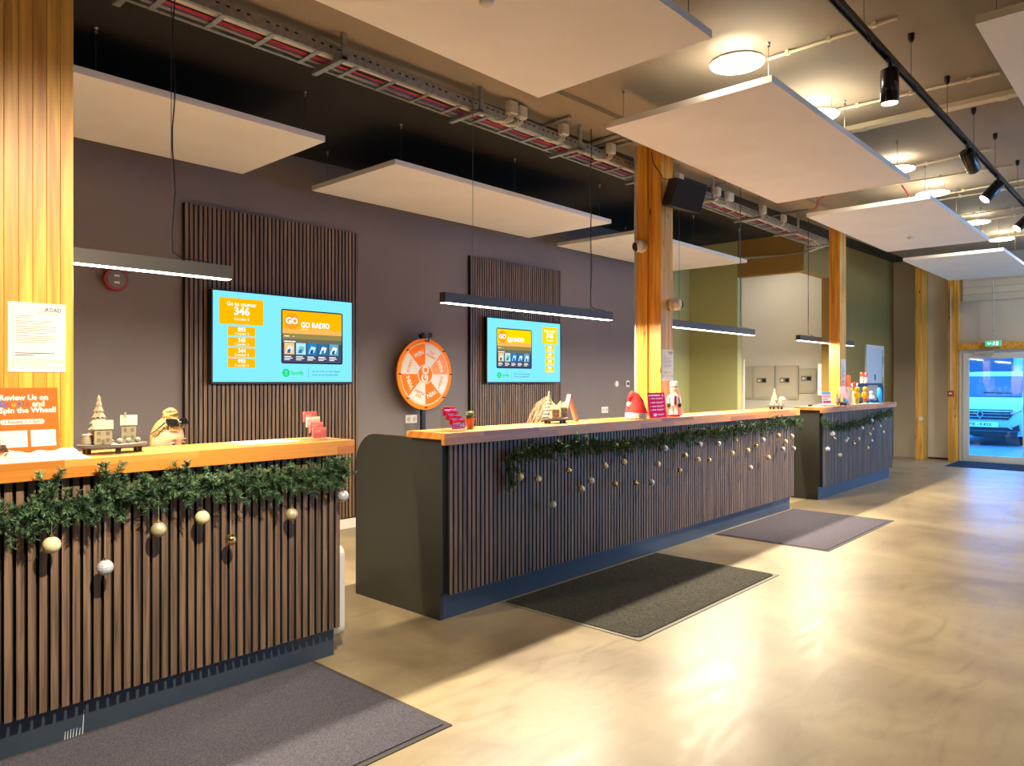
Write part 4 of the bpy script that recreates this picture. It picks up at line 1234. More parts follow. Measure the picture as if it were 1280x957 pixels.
def village(where, X, Y, r, th, pxs, two=True, extra=True):
    t = thing('footed_tray', 'dark footed tray with ceramic village ' + where, 'tray', (X, Y, TZW), 'footed village trays')
    pr = [(r * .9, .026), (r, .030), (r * 1.02, .042), (r * .97, .044), (r * .93, .036)]
    mb = MB().lathe(pr, (0, 0, 0), 40)
    mb.xform(Matrix.Translation((X, Y, TZW)) @ Matrix.Diagonal((1, .62, 1, 1)))
    mb.build('plate', m_slatewood, t, smooth=True)
    for a_ in (0.3, pi - .3, pi + .3, -.3, pi / 2 * 3):
        cx, cy = X + r * .78 * cos(a_), Y + r * .46 * sin(a_)
        MB().box(cx - .009, cx + .009, cy - .009, cy + .009, TZW + .0003, TZW + .028).build('foot', m_black_metal, t)
    zp = TZW + .0445
    s = th / .22
    px0 = pxs or None
    xt, x1_, x2_ = [P_on(pxs[0], Y + .03 * s), P_on(pxs[1], Y - .045 * s), P_on(pxs[2], Y + .012)]
    ceramic_tree('cream ceramic christmas tree on the tray ' + where, xt, Y + .035 * s, zp, th)
    ceramic_house('small cream ceramic house by the tree on the tray ' + where, x1_, Y - .045 * s, zp, .070 * s, .045 * s, .108 * s, False, -.3)
    if two:
        ceramic_house('tall cream ceramic house right on the tray ' + where, x2_, Y + .012, zp, .06 * s, .055 * s, .125 * s, True, -.35)
    if extra:
        c = MB().lathe([(.024 * s, 0), (.02 * s, .04 * s), (.022 * s, .042 * s), (.012 * s, .046 * s)], (X - r * .74, Y - .0, zp), 14).build('ceramic_pot', m_ceramic, loc=(X - r * .74, Y, zp), smooth=True)
        props(c, 'small cream ceramic lantern pot at the left of the tray ' + where, 'ornament')
        for k in range(3):
            q = (X + r * (.08 + .3 * k), Y - .05 * s + .012 * k, zp + .010 * s)
            o = MB().sphere(q, .013 * s, 10, 7).build('snow_ball', m_ceramic, loc=q, smooth=True)
            props(o, ['small snowy bush in the middle of the tray ', 'small snowy bush before the right house on the tray ', 'small snowy bush at the right rim of the tray '][k] + where, 'ornament')
village('on the nearest counter', P_on(141, 3.55), 3.55, .142, .215, (124, 129, 161))
village('beside the triangle lamp', P_on(694, 3.58), 3.58, .125, .205, (687, 693, 703), True, False)
village('at the long counter far end', P_on(970, 3.55), 3.55, .15, .20, (968.5, 977.5, 985), False, False)
village('on the farthest counter', P_on(1052, 3.47), 3.47, .12, .15, (1046, 1047.5, 1054), True, False)

# ---- orange review sign with cotton snow and pine cone
sx0, sx1 = P_on(-6, 3.50), P_on(74.5, 3.50)
sg = thing('review_sign', 'orange review sign reading Review Us and Spin the Wheel', 'sign', (sx0, 3.50, TZW))
tl_ = R_(8)
frs = (Vector((sx0, 3.495, TZW + .002)), XA, Vector((0, sin(tl_), cos(tl_))), Vector((0, -cos(tl_), sin(tl_))))
SWd, SH = sx1 - sx0, .292
m_or = mat('sign_orange', '#ef7526', 0.6, spec=.2); m_wt = mat('sign_white', '#fbf6ee', 0.4)
card = flat('card', [(0, SWd, 0, SH)], frs, 0, .002, m_or, sg)
flat('acrylic_stand', [(-.002, SWd + .002, 0, SH + .004)], frs, .0032, .0045, m_acryl, sg)
flat('rear_leg', [(SWd * .3, SWd * .7, 0, .02)], (frs[0] + Vector((0, .0, 0)), XA, ZA, -YA), -.045, 0, m_acryl, sg)
text('Review Us on', .031, frs, (.018, SH * .865), m_wt, card, .0024, 'LEFT', .0012)
uo = .018
for ch, c_, adv in (('G', '#4a69c8', .0235), ('o', '#c8504a', .019), ('o', '#e0b040', .019), ('g', '#4a69c8', .019), ('l', '#3f8f5a', .0095), ('e', '#c8504a', .018)):
    text(ch, .031, frs, (uo, SH * .775), mat('glyph' + c_, c_, 0.5), card, .0024, 'LEFT', .0012); uo += adv
text('and', .031, frs, (uo + .008, SH * .775), m_wt, card, .0024, 'LEFT', .0012)
text('Spin the Wheel!', .031, frs, (.018, SH * .685), m_wt, card, .0024, 'LEFT', .0012)
pill = MB().prism(rrect(.02, .175, SH * .49, SH * .56, .009), frs, .002, .0026).build('pill', m_wt, card)
text('1 Review = 1 Spin', .018, frs, (.0975, SH * .525), m_or, card, .003, bold=.0003)
flat('blank_square', [(.018, .112, .05, .118)], frs, .002, .0025, m_wt, card)
flat('blank_square', [(.124, .215, .05, .118)], frs, .002, .0025, m_wt, card)
# cotton
def lumpy(name, x0, x1, y0, y1, z, h, m, nx=30, ny=12, seed=1):
    rnd = random.Random(seed)
    bl = [(rnd.uniform(x0, x1), rnd.uniform(y0, y1), rnd.uniform(.4, 1)) for _ in range(26)]
    vs_ = []; fs_ = []
    for i in range(nx + 1):
        for j in range(ny + 1):
            u, v = i / nx, j / ny
            x = x0 + (x1 - x0) * u; y = y0 + (y1 - y0) * v + .008 * sin(u * 17 + seed)
            e = min(1, 6 * min(u, 1 - u)) * min(1, 3.2 * min(v, 1 - v))
            b_h = max(a_[2] * math.exp(-((x - a_[0]) ** 2 + (y - a_[1]) ** 2) / .0016) for a_ in bl)
            vs_.append((x, y, z + .0005 + e * h * (.35 + .65 * b_h)))
    for i in range(nx):
        for j in range(ny):
            k = i * (ny + 1) + j
            fs_.append((k, k + ny + 1, k + ny + 2, k + 1))
    n0 = len(vs_)
    vs_ += [(p_[0], p_[1], z + .0003) for p_ in vs_]
    fs_ += [tuple(n0 + q for q in reversed(f_)) for f_ in list(fs_)]
    return MB().add(vs_, fs_).build(name, m, loc=(x0, y0, z), smooth=True)
ct_ = lumpy('cotton_snow', P_on(-10, 3.43), P_on(111, 3.43), 3.385, 3.495, TZW, .052, mat('cotton_white', '#c9c1b0', 0.95, bump=.6, bump_scale=(120, 120, 120)))
props(ct_, 'white cotton snow heaped below the orange review sign', 'decoration')
pc = PZ(3, 566, TZW + .03)
cn = thing('pine_cone', 'small dark pine cone lying on the cotton snow', 'pine cone', (P_on(4, 3.41), 3.41, TZW + .045))
mcn = mat('cone_brown', '#4a2c1c', 0.7)
mb = MB()
for k in range(5):
    for j in range(8):
        a_ = j * pi / 4 + k * .4; r_ = .015 * (1 - k * .16)
        mb.sphere((WL[cn.name].x + r_ * cos(a_), WL[cn.name].y + r_ * sin(a_), WL[cn.name].z + .006 * k), .0055, 6, 4, (1, 1, .5))
mb.build('scales', mcn, cn)['kind'] = 'stuff'

# ---- stepped card holders
def card_holder(label, X, Y, cols, w_=.085):
    t = thing('card_holder', label, 'card holder', (X, Y, TZW), 'stepped acrylic card holders')
    for k in range(4):
        y0_ = Y - .045 + k * .03; z0_ = TZW + .012 + k * .028
        x0_ = X - w_ / 2
        box(x0_, x0_ + w_, y0_ - .012, y0_ - .0105, z0_, z0_ + .045).build('acrylic_step', m_acryl, t)
        cd_ = box(x0_ + .003, x0_ + w_ - .003, y0_ - .008, y0_ + .006, z0_ + .002, z0_ + .058).build('card_stack', mat('card_' + cols[k], '#' + cols[k], 0.7, spec=.15), t)
        box(x0_ + .012, x0_ + w_ * .6, y0_ - .0086, y0_ - .008, z0_ + .040, z0_ + .0425).build('print_line', mat('card_pale', '#f3d9d6', 0.5), cd_)
        box(x0_ + .012, x0_ + w_ * .5, y0_ - .0086, y0_ - .008, z0_ + .033, z0_ + .035).build('print_line', mat('card_pale', '#f3d9d6', 0.5), cd_)
    for s in (-1, 1):
        P = [(-.06, 0), (.065, 0), (.065, .14)]
        for k in range(3, -1, -1): P += [(-.045 + k * .03 - .012 + .03, .012 + k * .028 + .045), (-.045 + k * .03 - .012, .012 + k * .028 + .045)]
        MB().prism(P, (Vector((X + s * w_ / 2, Y, TZW)), YA, ZA, XA), -.001, .001).build('acrylic_side', m_acryl, t)
    return t
h1 = card_holder('stepped holder of pale red cards on the nearest counter', P_on(393, 3.52), 3.52, ['e06a66', 'e8776e', 'eecfb6', 'e0655f'])
h2 = card_holder('stepped holder of bright red cards marked 112 on the long counter', P_on(567, 3.52), 3.52, ['cf1434', 'd3183a', 'd01436', 'cf1434'], .105)
fr = frame((P_on(567, 3.52), 3.52 - .0538, TZW + .03), XA, ZA)
text('112', .026, fr, (.025, .006), mat('card_pale', '#f3d9d6', 0.5), h2, .0, bold=.001)
# ---- cactus
X, Y = P_on(587.5, 3.55), 3.55
cc = thing('cactus_pot', 'small green cactus in a terracotta pot on the long counter', 'potted plant', (X, Y, TZW))
MB().lathe([(.022, 0.0003), (.031, .062), (.034, .062), (.034, .075), (.028, .075), (.026, .068)], (X, Y, TZW), 20).build('pot', mat('terracotta', '#c0703f', 0.7), cc, smooth=True)
mb = MB().sphere((X, Y, TZW + .092), .024, 14, 10, (1, 1, 1.15)).sphere((X - .02, Y, TZW + .085), .014, 10, 8, (1, 1, 1.2)).sphere((X + .018, Y - .005, TZW + .105), .014, 10, 8, (1, 1, 1.2))
cb_ = mb.build('cactus', mat('cactus_green', '#5d6f45', 0.7, col2='#4c5f3a', scale=(90, 90, 90)), cc, smooth=True)
sp = MB(); rnd = random.Random(3)
for k in range(90):
    d_ = Vector((rnd.gauss(0, 1), rnd.gauss(0, 1), rnd.gauss(.3, 1))).normalized(); c0 = Vector((X, Y, TZW + .092)) + d_ * .023
    e_ = d_.cross(Vector((.3, .5, .2))).normalized() * .0012
    sp.add([c0 - e_, c0 + e_, c0 + d_ * .014], [(0, 1, 2)])
s_ = sp.build('spines', mat('spine_cream', '#d9cfa6', 0.7), cc); s_['kind'] = 'stuff'

# ---- triangle lamp
X, Y = P_on(712, 3.60), 3.60
tg = thing('triangle_lamp', 'pale wooden A-shaped triangle lamp behind the village tray', 'lamp', (X, Y, TZW))
m_pw = mat('pale_pink_wood', '#b08f7e', 0.6)
hgt = .205
for s, wd in ((-1, .085), (1, .085)):
    a_ = Vector((X + s * wd, Y, TZW + .001)); b2 = Vector((X, Y, TZW + hgt)); u = (b2 - a_).normalized()
    MB().obox((a_ + b2) / 2 + Vector((0, 0, .004)), u, u.cross(YA), YA, (b2 - a_).length / 2, .008, .02).build('leg', m_pw, tg, bevel=.002)
MB().box(X - .01, X + .01, Y - .02, Y + .02, TZW + hgt - .006, TZW + hgt + .012).build('apex', m_pw, tg)

# ---- santa hat
X, Y = P_on(795, 3.49), 3.49
st = thing('santa_hat', 'red santa hat with white plush brim on the long counter', 'hat', (X, Y, TZW))
m_red = mat('hat_red', '#d61a10', 0.8, col2='#b8120c', scale=(20, 20, 20), bump=.2, bump_scale=(60, 60, 60))
m_fur = mat('hat_white_plush', '#d0cabf', 0.95, bump=.7, bump_scale=(160, 160, 160))
br_ = MB().lathe([(.092, 0.001), (.104, .008), (.106, .03), (.103, .05), (.092, .056)], (0, 0, 0), 32)
br_.xform(Matrix.Translation((X, Y, TZW)) @ Matrix.Diagonal((1, .85, 1, 1))); brim = br_.build('brim', m_fur, st, smooth=True)
pts = [(X, Y, TZW + .05), (X + .002, Y, TZW + .10), (X + .0, Y, TZW + .15), (X - .008, Y + .006, TZW + .195), (X - .028, Y + .02, TZW + .212), (X - .052, Y + .03, TZW + .18), (X - .062, Y + .03, TZW + .145)]
cone = MB().tube(pts, [.095, .082, .062, .042, .030, .020, .010], 20)
rnd = random.Random(4)
for i in range(len(cone.v)): cone.v[i] += Vector((rnd.uniform(-.004, .004), rnd.uniform(-.004, .004), rnd.uniform(-.003, .003)))
cone.build('cone', m_red, st, smooth=True)
MB().sphere((X - .068, Y + .025, TZW + .125), .024, 16, 12).build('pompom', m_fur, st, smooth=True)
fr = frame((X - .045, Y - .0905, TZW + .028), (.90, -.44, 0), ZA)
text('GO', .042, fr, (0, 0), mat('hat_print', '#2a2a2c', 0.7), st, .001, bold=.0005)

# ---- pink menu card, nutcracker, pink cloth cone
x0_, x1_ = P_on(812.5, 3.45), P_on(834, 3.45)
pk = thing('menu_card', 'bright pink printed card in an acrylic stand beside the nutcracker', 'card', (x0_, 3.45, TZW))
tl_ = R_(7)
frp = (Vector((x0_, 3.455, TZW + .001)), XA, Vector((0, sin(tl_), cos(tl_))), Vector((0, -cos(tl_), sin(tl_))))
Wp, Hp = x1_ - x0_, .222
m_pk = mat('card_magenta', '#d80f62', 0.7, spec=.1); m_pl = mat('card_pink_print', '#f7c3dc', 0.5)
cd_ = flat('card', [(0, Wp, 0, Hp)], frp, 0, .002, m_pk, pk)
flat('acrylic_stand', [(-.012, Wp + .004, 0, .02)], frp, -.03, 0, m_acryl, pk)
flat('heading_line', [(Wp * .06, Wp * .72, Hp * .86, Hp * .92), (Wp * .82, Wp * .9, Hp * .85, Hp * .92)], frp, .002, .0026, m_pl, cd_)
rows = []
for k, v in enumerate((.74, .58, .43, .29)):
    rows += [(Wp * .10, Wp * .14, Hp * v, Hp * (v + .04)), (Wp * .2, Wp * .42, Hp * v, Hp * (v + .045)), (Wp * .46, Wp * .9, Hp * v + Hp * .03, Hp * (v + .05)), (Wp * .46, Wp * .8, Hp * v - Hp * .005, Hp * (v + .015))]
rows += [(Wp * .24, Wp * .42, Hp * .06, Hp * .17), (Wp * .47, Wp * .85, Hp * .13, Hp * .15), (Wp * .47, Wp * .8, Hp * .09, Hp * .11)]
flat('text_lines', rows, frp, .002, .0026, m_pl, cd_)['kind'] = 'stuff'

X, Y = P_on(842, 3.47), 3.47
nk = thing('nutcracker', 'white and red nutcracker soldier figure with tall hat on the long counter', 'figurine', (X, Y, TZW))
mw = mat('nut_white', '#e9e0d0', 0.5); mr_ = mat('nut_red', '#a8162a', 0.4); mk = mat('nut_dark', '#23302a', 0.6); ms = mat('nut_skin', '#d9a77c', 0.5); mgold = mat('nut_gold', '#b9903c', 0.35, .7)
box(X - .05, X + .05, Y - .035, Y + .035, TZW + .0003, TZW + .018).build('base', mr_, nk, bevel=.003)
for s in (-1, 1):
    MB().lathe([(.019, 0), (.019, .02), (.016, .05), (.017, .085), (.018, .09)], (X + s * .022, Y, TZW + .018), 14).build('leg', mw, nk, smooth=True)
    MB().sphere((X + s * .022, Y - .014, TZW + .026), .014, 10, 8, (1, 1.5, .7)).build('boot', mw, nk, smooth=True)
    MB().tube([(X + s * .044, Y, TZW + .185), (X + s * .055, Y - .004, TZW + .15), (X + s * .05, Y - .01, TZW + .115)], [.014, .014, .011], 10).build('arm', mw, nk, smooth=True)
    MB().sphere((X + s * .055, Y - .01, TZW + .105), .017, 10, 8, (1, 1, 1.3)).build('fir_sprig', mk, nk)
MB().lathe([(.034, 0), (.042, .03), (.036, .06), (.044, .092), (.03, .1)], (X, Y, TZW + .105), 18).build('jacket', mw, nk, smooth=True)
MB().box(X - .010, X + .010, Y - .046, Y - .03, TZW + .11, TZW + .19).build('front_sash', mr_, nk)
MB().lathe([(.026, 0), (.032, .02), (.032, .045), (.026, .055)], (X, Y, TZW + .205), 18).build('head', ms, nk, smooth=True)
MB().box(X - .013, X + .013, Y - .036, Y - .028, TZW + .207, TZW + .222).build('beard', mw, nk)
for s in (-1, 1): MB().sphere((X + s * .011, Y - .031, TZW + .243), .0035, 6, 5).build('eye', m_dark, nk)
MB().lathe([(.034, 0), (.034, .008), (.032, .01), (.037, .06), (.036, .065), (.02, .07)], (X, Y, TZW + .255), 18).build('tall_hat', mw, nk, smooth=True)
MB().lathe([(.0355, .012), (.036, .022)], (X, Y, TZW + .255), 18).build('hat_band', mgold, nk)
nk.rotation_euler = (0, 0, R_(-38))
X, Y = P_on(846.5, 3.56), 3.60
X = P_on(846.5, Y)
gc = MB().lathe([(.052, .0005), (.05, .03), (.04, .12), (.025, .20), (.008, .245), (.001, .25)], (X, Y, TZW), 18).build('pink_cloth_cone', mat('pink_glitter_cloth', '#dc8f92', 0.7, col2='#c96f78', scale=(120, 120, 120)), loc=(X, Y, TZW), smooth=True)
props(gc, 'pink cloth cone decoration behind the nutcracker', 'decoration')
# dark small gadget on the far board
q = P_on(1013, 3.6)
bg_ = MB().box(q - .03, q + .03, 3.58, 3.62, TZW + .0003, TZW + .022).build('small_gadget', m_dark, loc=(q, 3.6, TZW), bevel=.004)
props(bg_, 'tiny black gadget at the left end of the farthest worktop', 'gadget')

# ---- farthest counter: photo card on plate, brochure, bottles, toys
X, Y = P_on(1034, 3.5), 3.5
pt = MB().lathe([(.06, 0.0003), (.105, .008), (.115, .02), (.11, .022), (.06, .012)], (X, Y, TZW), 28).build('white_plate', m_white, loc=(X, Y, TZW), smooth=True)
props(pt, 'white plate under the photo card on the farthest counter', 'plate')
ph = thing('photo_card', 'small photo card with blue top edge standing on the white plate', 'card', (X, Y, TZW + .013))
tlt = R_(10); yw = R_(-30)
M0 = Matrix.Translation((X, Y, TZW + .0225)) @ Matrix.Rotation(yw, 4, 'Z')
Vv = (M0.to_3x3() @ Vector((0, sin(tlt), cos(tlt)))); Uu = M0.to_3x3() @ XA
frq = (M0.translation - Uu * .075, Uu, Vv, Uu.cross(Vv))
c_ = flat('card', [(0, .15, 0, .165)], frq, 0, .003, m_white, ph)
flat('blue_band', [(.006, .144, .135, .16)], frq, .003, .0035, mat('sky_print', '#5a9fe0', 0.5), c_)
flat('red_picture', [(.012, .138, .015, .045), (.012, .09, .06, .07)], frq, .003, .0035, mat('red_print', '#b8263a', 0.5), c_)
flat('pink_picture', [(.012, .138, .085, .12)], frq, .003, .0035, mat('pink_print', '#e29aa6', 0.5), c_)
flat('rear_strut', [(.06, .09, 0, .05)], frq, -.03, 0, m_white, ph)
X, Y = P_on(1061, 3.42), 3.45
bq_ = thing('leaning_brochure', 'leaning narrow brochure with pink and blue print on the farthest counter', 'brochure', (X, Y, TZW))
M0 = Matrix.Translation((X, Y, TZW + .001)) @ Matrix.Rotation(R_(-35), 4, 'Z')
Uu = M0.to_3x3() @ XA; Vv = M0.to_3x3() @ Vector((0, sin(R_(22)), cos(R_(22))))
frq = (M0.translation - Uu * .05, Uu, Vv, Uu.cross(Vv))
c_ = flat('card', [(0, .10, 0, .27)], frq, 0, .006, mat('brochure_mauve', '#b98f98', 0.5), bq_)
flat('blue_block', [(.01, .085, .02, .09)], frq, .006, .007, mat('sky_print2', '#3fa0e8', 0.5), c_)
flat('stand_block', [(.0, .10, 0, .02)], frq, -.04, 0, m_acryl, bq_)
def bottle(label, px, Y, z, h, r, body, cap):
    X = P_on(px, Y)
    t = thing('capped_bottle', label, 'bottle', (X, Y, z), 'bottles on the farthest counter')
    MB().lathe([(r * .95, .0003), (r, .006), (r, h * .58), (r * .96, h * .6)], (X, Y, z), 18).build('bottle_body', mat('bottle_' + body, '#' + body, 0.35), t, smooth=True)
    MB().lathe([(r * .98, h * .6), (r, h * .62), (r, h * .97), (r * .9, h)], (X, Y, z), 18).build('cap', mat('cap_' + cap, '#' + cap, 0.35), t, smooth=True)
CSZ = 1.478
cx0, cx1 = P_on(1071.5, 3.58), P_on(1104.5, 3.58)
cs = thing('display_case', 'dark rounded display case with beige panel on the farthest counter', 'display case', (cx0, 3.58, TZW))
frc = frame((cx0, 3.62, TZW), XA, ZA)
Wc, Hc = cx1 - cx0, CSZ - TZW
MB().prism([(0, .001)] + [(Wc, .001)] + [(Wc - .1 + .1 * cos(a_), Hc - .1 + .1 * sin(a_)) for a_ in [pi / 2 * k / 8 for k in range(9)]] + [(.06 + .06 * cos(a_), Hc - .06 + .06 * sin(a_)) for a_ in [pi / 2 + pi / 2 * k / 6 for k in range(7)]], frc, -.10, .04).build('case_shell', m_black_metal, cs)
MB().prism(rrect(Wc * .36, Wc * .76, .03, Hc - .03, .03), frc, .04, .045).build('front_panel', mat('case_beige', '#a8927a', 0.4), cs)
MB().prism(rrect(Wc * .05, Wc * .33, .03, Hc - .05, .03), frc, .04, .045).build('front_panel', mat('case_green_grey', '#56594a', 0.4), cs)
bottle('left of two tall red-capped pink bottles on the dark display case', 1077.6, 3.60, CSZ, .165, .027, 'e79a86', 'd8291e')
bottle('right of two tall red-capped pink bottles on the dark display case', 1082.6, 3.60, CSZ, .155, .025, 'e2917f', 'd8291e')
bottle('red-capped white bottle beside the yellow toy on the farthest counter', 1068.3, 3.52, TZW, .31, .028, 'ecd9cf', 'd2362c')
bottle('tall orange bottle next to the far pine column', 1060.8, 3.50, TZW, .41, .03, 'b8b0a4', 'e8641e')
def toy(label, px, Y, h, body, acc, base='3f9fe0'):
    X = P_on(px, Y)
    t = thing('toy_figure', label, 'toy', (X, Y, TZW), 'toy figures on the farthest counter', R_(-42))
    mb_, ma, mbs = mat('toy_' + body, '#' + body, 0.4), mat('toy_' + acc, '#' + acc, 0.4), mat('toy_' + base, '#' + base, 0.4)
    MB().lathe([(.045, .0003), (.05, .006), (.04, .014)], (X, Y, TZW), 16).build('stand', mbs, t, smooth=True)
    z = TZW + .014; s = (h - .014) / .25
    for k in (-1, 1):
        MB().tube([(X + k * .016 * s, Y, z), (X + k * .018 * s, Y - .002, z + .07 * s)], [.012 * s, .014 * s], 10).build('leg', ma, t, smooth=True)
        MB().tube([(X + k * .028 * s, Y, z + .155 * s), (X + k * .05 * s, Y - .01, z + .12 * s), (X + k * .045 * s, Y - .025, z + .09 * s)], [.013 * s, .011 * s, .009 * s], 10).build('arm', mb_, t, smooth=True)
    MB().lathe([(.022, .065), (.034, .09), (.036, .13), (.024, .165), (.012, .175)], (0, 0, 0), 16).xform(Matrix.Translation((X, Y, z)) @ Matrix.Diagonal((s, s, s, 1))).build('torso', mb_, t, smooth=True)
    MB().sphere((X, Y, z + .205 * s), .036 * s, 16, 12).build('head', mb_, t, smooth=True)
    for k in (-1, 1): MB().sphere((X + k * .013 * s, Y - .033 * s, z + .212 * s), .005 * s, 6, 5).build('eye', m_dark, t)
toy('slim bright yellow toy figure left of the dark display case front', 1071.5, 3.46, .255, 'f2c80f', 'f2c80f')
toy('amber yellow toy figure before the beige panel', 1081.5, 3.44, .255, 'f0a010', 'c86a14')
toy('small white and blue toy figure right of the amber toy', 1089, 3.44, .19, 'dfe6ee', '1f3f9c')
X = P_on(1099, 3.47)
bt = thing('blue_water_bottle', 'tall bright blue rounded bottle at the right of the display case', 'bottle', (X, 3.47, TZW))
MB().lathe([(.03, .0003), (.035, .01), (.036, .15), (.03, .20), (.018, .225), (.002, .232)], (X, 3.47, TZW), 18).build('bottle_body', mat('bright_blue', '#2f9fe8', 0.3), bt, smooth=True)
MB().lathe([(.05, .0002), (.05, .004)], (X, 3.47, TZW), 18).build('coaster', mat('bright_blue', '#2f9fe8', 0.3), bt)
X = P_on(1063.5, 3.53)
yb = MB().sphere((X, 3.53, TZW + .20), .03, 12, 9).lathe([(.02, .0003), (.018, .18)], (X, 3.53, TZW), 12).build('yellow_bauble_stand', mat('lemon_yellow', '#e8d23c', 0.4), loc=(X, 3.53, TZW), smooth=True)
props(yb, 'lemon yellow ball topped stand behind the leaning brochure', 'ornament')
for k, px in enumerate((1074, 1084, 1094)):
    X = P_on(px, 3.42)
    o = MB().box(X - .12, X + .1, 3.385, 3.425, TZW + .0003, TZW + .004).build('paper_slip', m_white, loc=(X, 3.4, TZW))
    props(o, ['left', 'middle', 'right'][k] + ' white paper slip lying before the toys on the farthest counter', 'paper')
# paper slips on the nearest worktop
X = P_on(330, 3.6)
o = MB().box(X - .15, X + .15, 3.50, 3.70, TZW + .0003, TZW + .002).build('price_sheet', mat('price_sheet_white', '#e4dccb', 0.5), loc=(X, 3.6, TZW)); props(o, 'pale printed sheet lying flat on the nearest worktop', 'paper')

# ---- dark cabinet beyond the farthest counter
cbn = thing('dark_cabinet', 'narrow dark cabinet on legs beyond the farthest counter', 'cabinet', (12.72, 3.59, 0))
box(12.72, 13.07, 3.59, 4.0, .13, .97).build('cabinet_body', mat('black_blue_laminate', '#23262e', 0.4), cbn, bevel=.006)
box(12.74, 13.05, 3.58, 3.59, .16, .94).build('door', mat('black_blue_laminate', '#23262e', 0.4), cbn, bevel=.003)
for (x_, y_) in ((12.75, 3.62), (13.04, 3.62), (12.75, 3.97), (13.04, 3.97)):
    MB().tube([(x_, y_, 0.0), (x_, y_, .13)], .016, 8).build('leg', m_black_metal, cbn)
# ================================================================== garlands and baubles
m_fir = mat('fir_green', '#1a3422', 0.6, col2='#6f9160', scale=(30, 30, 30), contrast=(.38, .72), per_object=.3)
def sprig_mesh(seed, L=.12, n=130):
    rnd = random.Random(seed)
    mb = MB()
    cur = rnd.uniform(-.02, .02)
    stem = [Vector((L * t / 5, cur * (t / 5) ** 2, .01 * sin(t))) for t in range(6)]
    mb.tube(stem, .0018, 4)
    for k in range(n):
        t = rnd.uniform(.02, 1.0); f = t * 5; i = min(int(f), 4); c = stem[i].lerp(stem[i + 1], f - i)
        ax = (stem[i + 1] - stem[i]).normalized()
        rad = Vector((0, rnd.gauss(0, 1), rnd.gauss(0, 1))).normalized()
        d_ = (ax * rnd.uniform(.35, .9) + rad).normalized()
        l_ = rnd.uniform(.022, .038) * (1.05 - .35 * t)
        s_ = d_.cross(Vector((rnd.gauss(0, 1), rnd.gauss(0, 1), rnd.gauss(0, 1)))).normalized() * .0019
        mb.add([c - s_, c + s_, c + d_ * l_ + s_ * .4, c + d_ * l_ - s_ * .4], [(0, 1, 2, 3)])
    me = bpy.data.meshes.new('sprig'); me.from_pydata([tuple(p) for p in mb.v], [], mb.f); me.update(); me.materials.append(m_fir)
    return me
SPR = [sprig_mesh(s) for s in range(6)]
def garland(label, path, ups, n, rad, Y=3.365, seed=1, sc=1.0, dy=5):
    rnd = random.Random(seed)
    pts = [PY(x, y + dy, Y) for x, y in path]
    t = thing('fir_garland', label, 'garland', pts[0], 'artificial fir garlands')
    MB().tube(pts, .006, 6).build('wire_core', m_fir, t, smooth=True)
    ln = [0]
    for a_, b2 in zip(pts, pts[1:]): ln.append(ln[-1] + (b2 - a_).length)
    for k in range(n):
        s_ = (k + rnd.random()) / n * ln[-1]
        i = max(j for j in range(len(pts) - 1) if ln[j] <= s_)
        c = pts[i].lerp(pts[i + 1], (s_ - ln[i]) / (ln[i + 1] - ln[i]))
        ax = (pts[i + 1] - pts[i]).normalized()
        a_ = rnd.uniform(0, 2 * pi)
        sz_ = sin(a_); r_ = Vector((0, -abs(cos(a_)) * .45 - .05, sz_ * (.5 if sz_ > 0 else 1)))
        d_ = (ax * rnd.uniform(-.9, .9) + r_ * 1.0)
        d_.normalize()
        o = inst('sprig', SPR[rnd.randrange(6)], t, c - d_ * .02 + Vector((0, 0, rnd.uniform(-.6, .6) * rad * .5)))
        o.rotation_euler = (d_.to_track_quat('X', 'Z') @ Matrix.Rotation(rnd.uniform(0, 6.28), 3, 'X').to_quaternion()).to_euler()
        e_ = rad / .085 * rnd.uniform(.8, 1.15)
        o.scale = (e_, e_, e_)
    for (x, y) in ups:
        c = PY(x, y + 16, Y - .02)
        for k in range(3):
            d_ = Vector((rnd.uniform(-.25, .25), -.12, 1)).normalized()
            o = inst('sprig', SPR[rnd.randrange(6)], t, c + Vector((rnd.uniform(-.015, .015), 0, -.04 * sc)))
            o.rotation_euler = d_.to_track_quat('X', 'Z').to_euler(); o.scale = (sc, sc, sc)
    return t
g1 = [(-25, 648), (0, 643), (40, 632), (90, 624), (150, 612), (215, 600), (260, 597), (300, 597), (330, 594), (360, 590), (385, 586), (410, 585), (432, 580)]
garland('fir garland along the nearest counter with bright green tips', g1, [(62, 596), (137, 585), (230, 582), (411, 575), (431, 573)], 290, .076, seed=3, dy=8)
g2 = [(640, 597), (636, 585), (634, 572), (645, 562), (675, 557), (710, 553), (750, 551), (790, 549), (830, 543), (870, 538), (910, 532), (950, 527), (985, 522), (1000, 521)]
garland('long fir garland along the middle counter hung with many baubles', g2, [(719, 535), (741, 541), (853, 532), (918, 527)], 295, .076, seed=5, sc=.75)
g3 = [(1027, 523), (1036, 530), (1052, 533), (1068, 529), (1085, 523), (1100, 518), (1113, 513)]
garland('short fir garland on the farthest counter', g3, [(1040, 522), (1092, 512)], 170, .066, seed=9, sc=.6, dy=1)

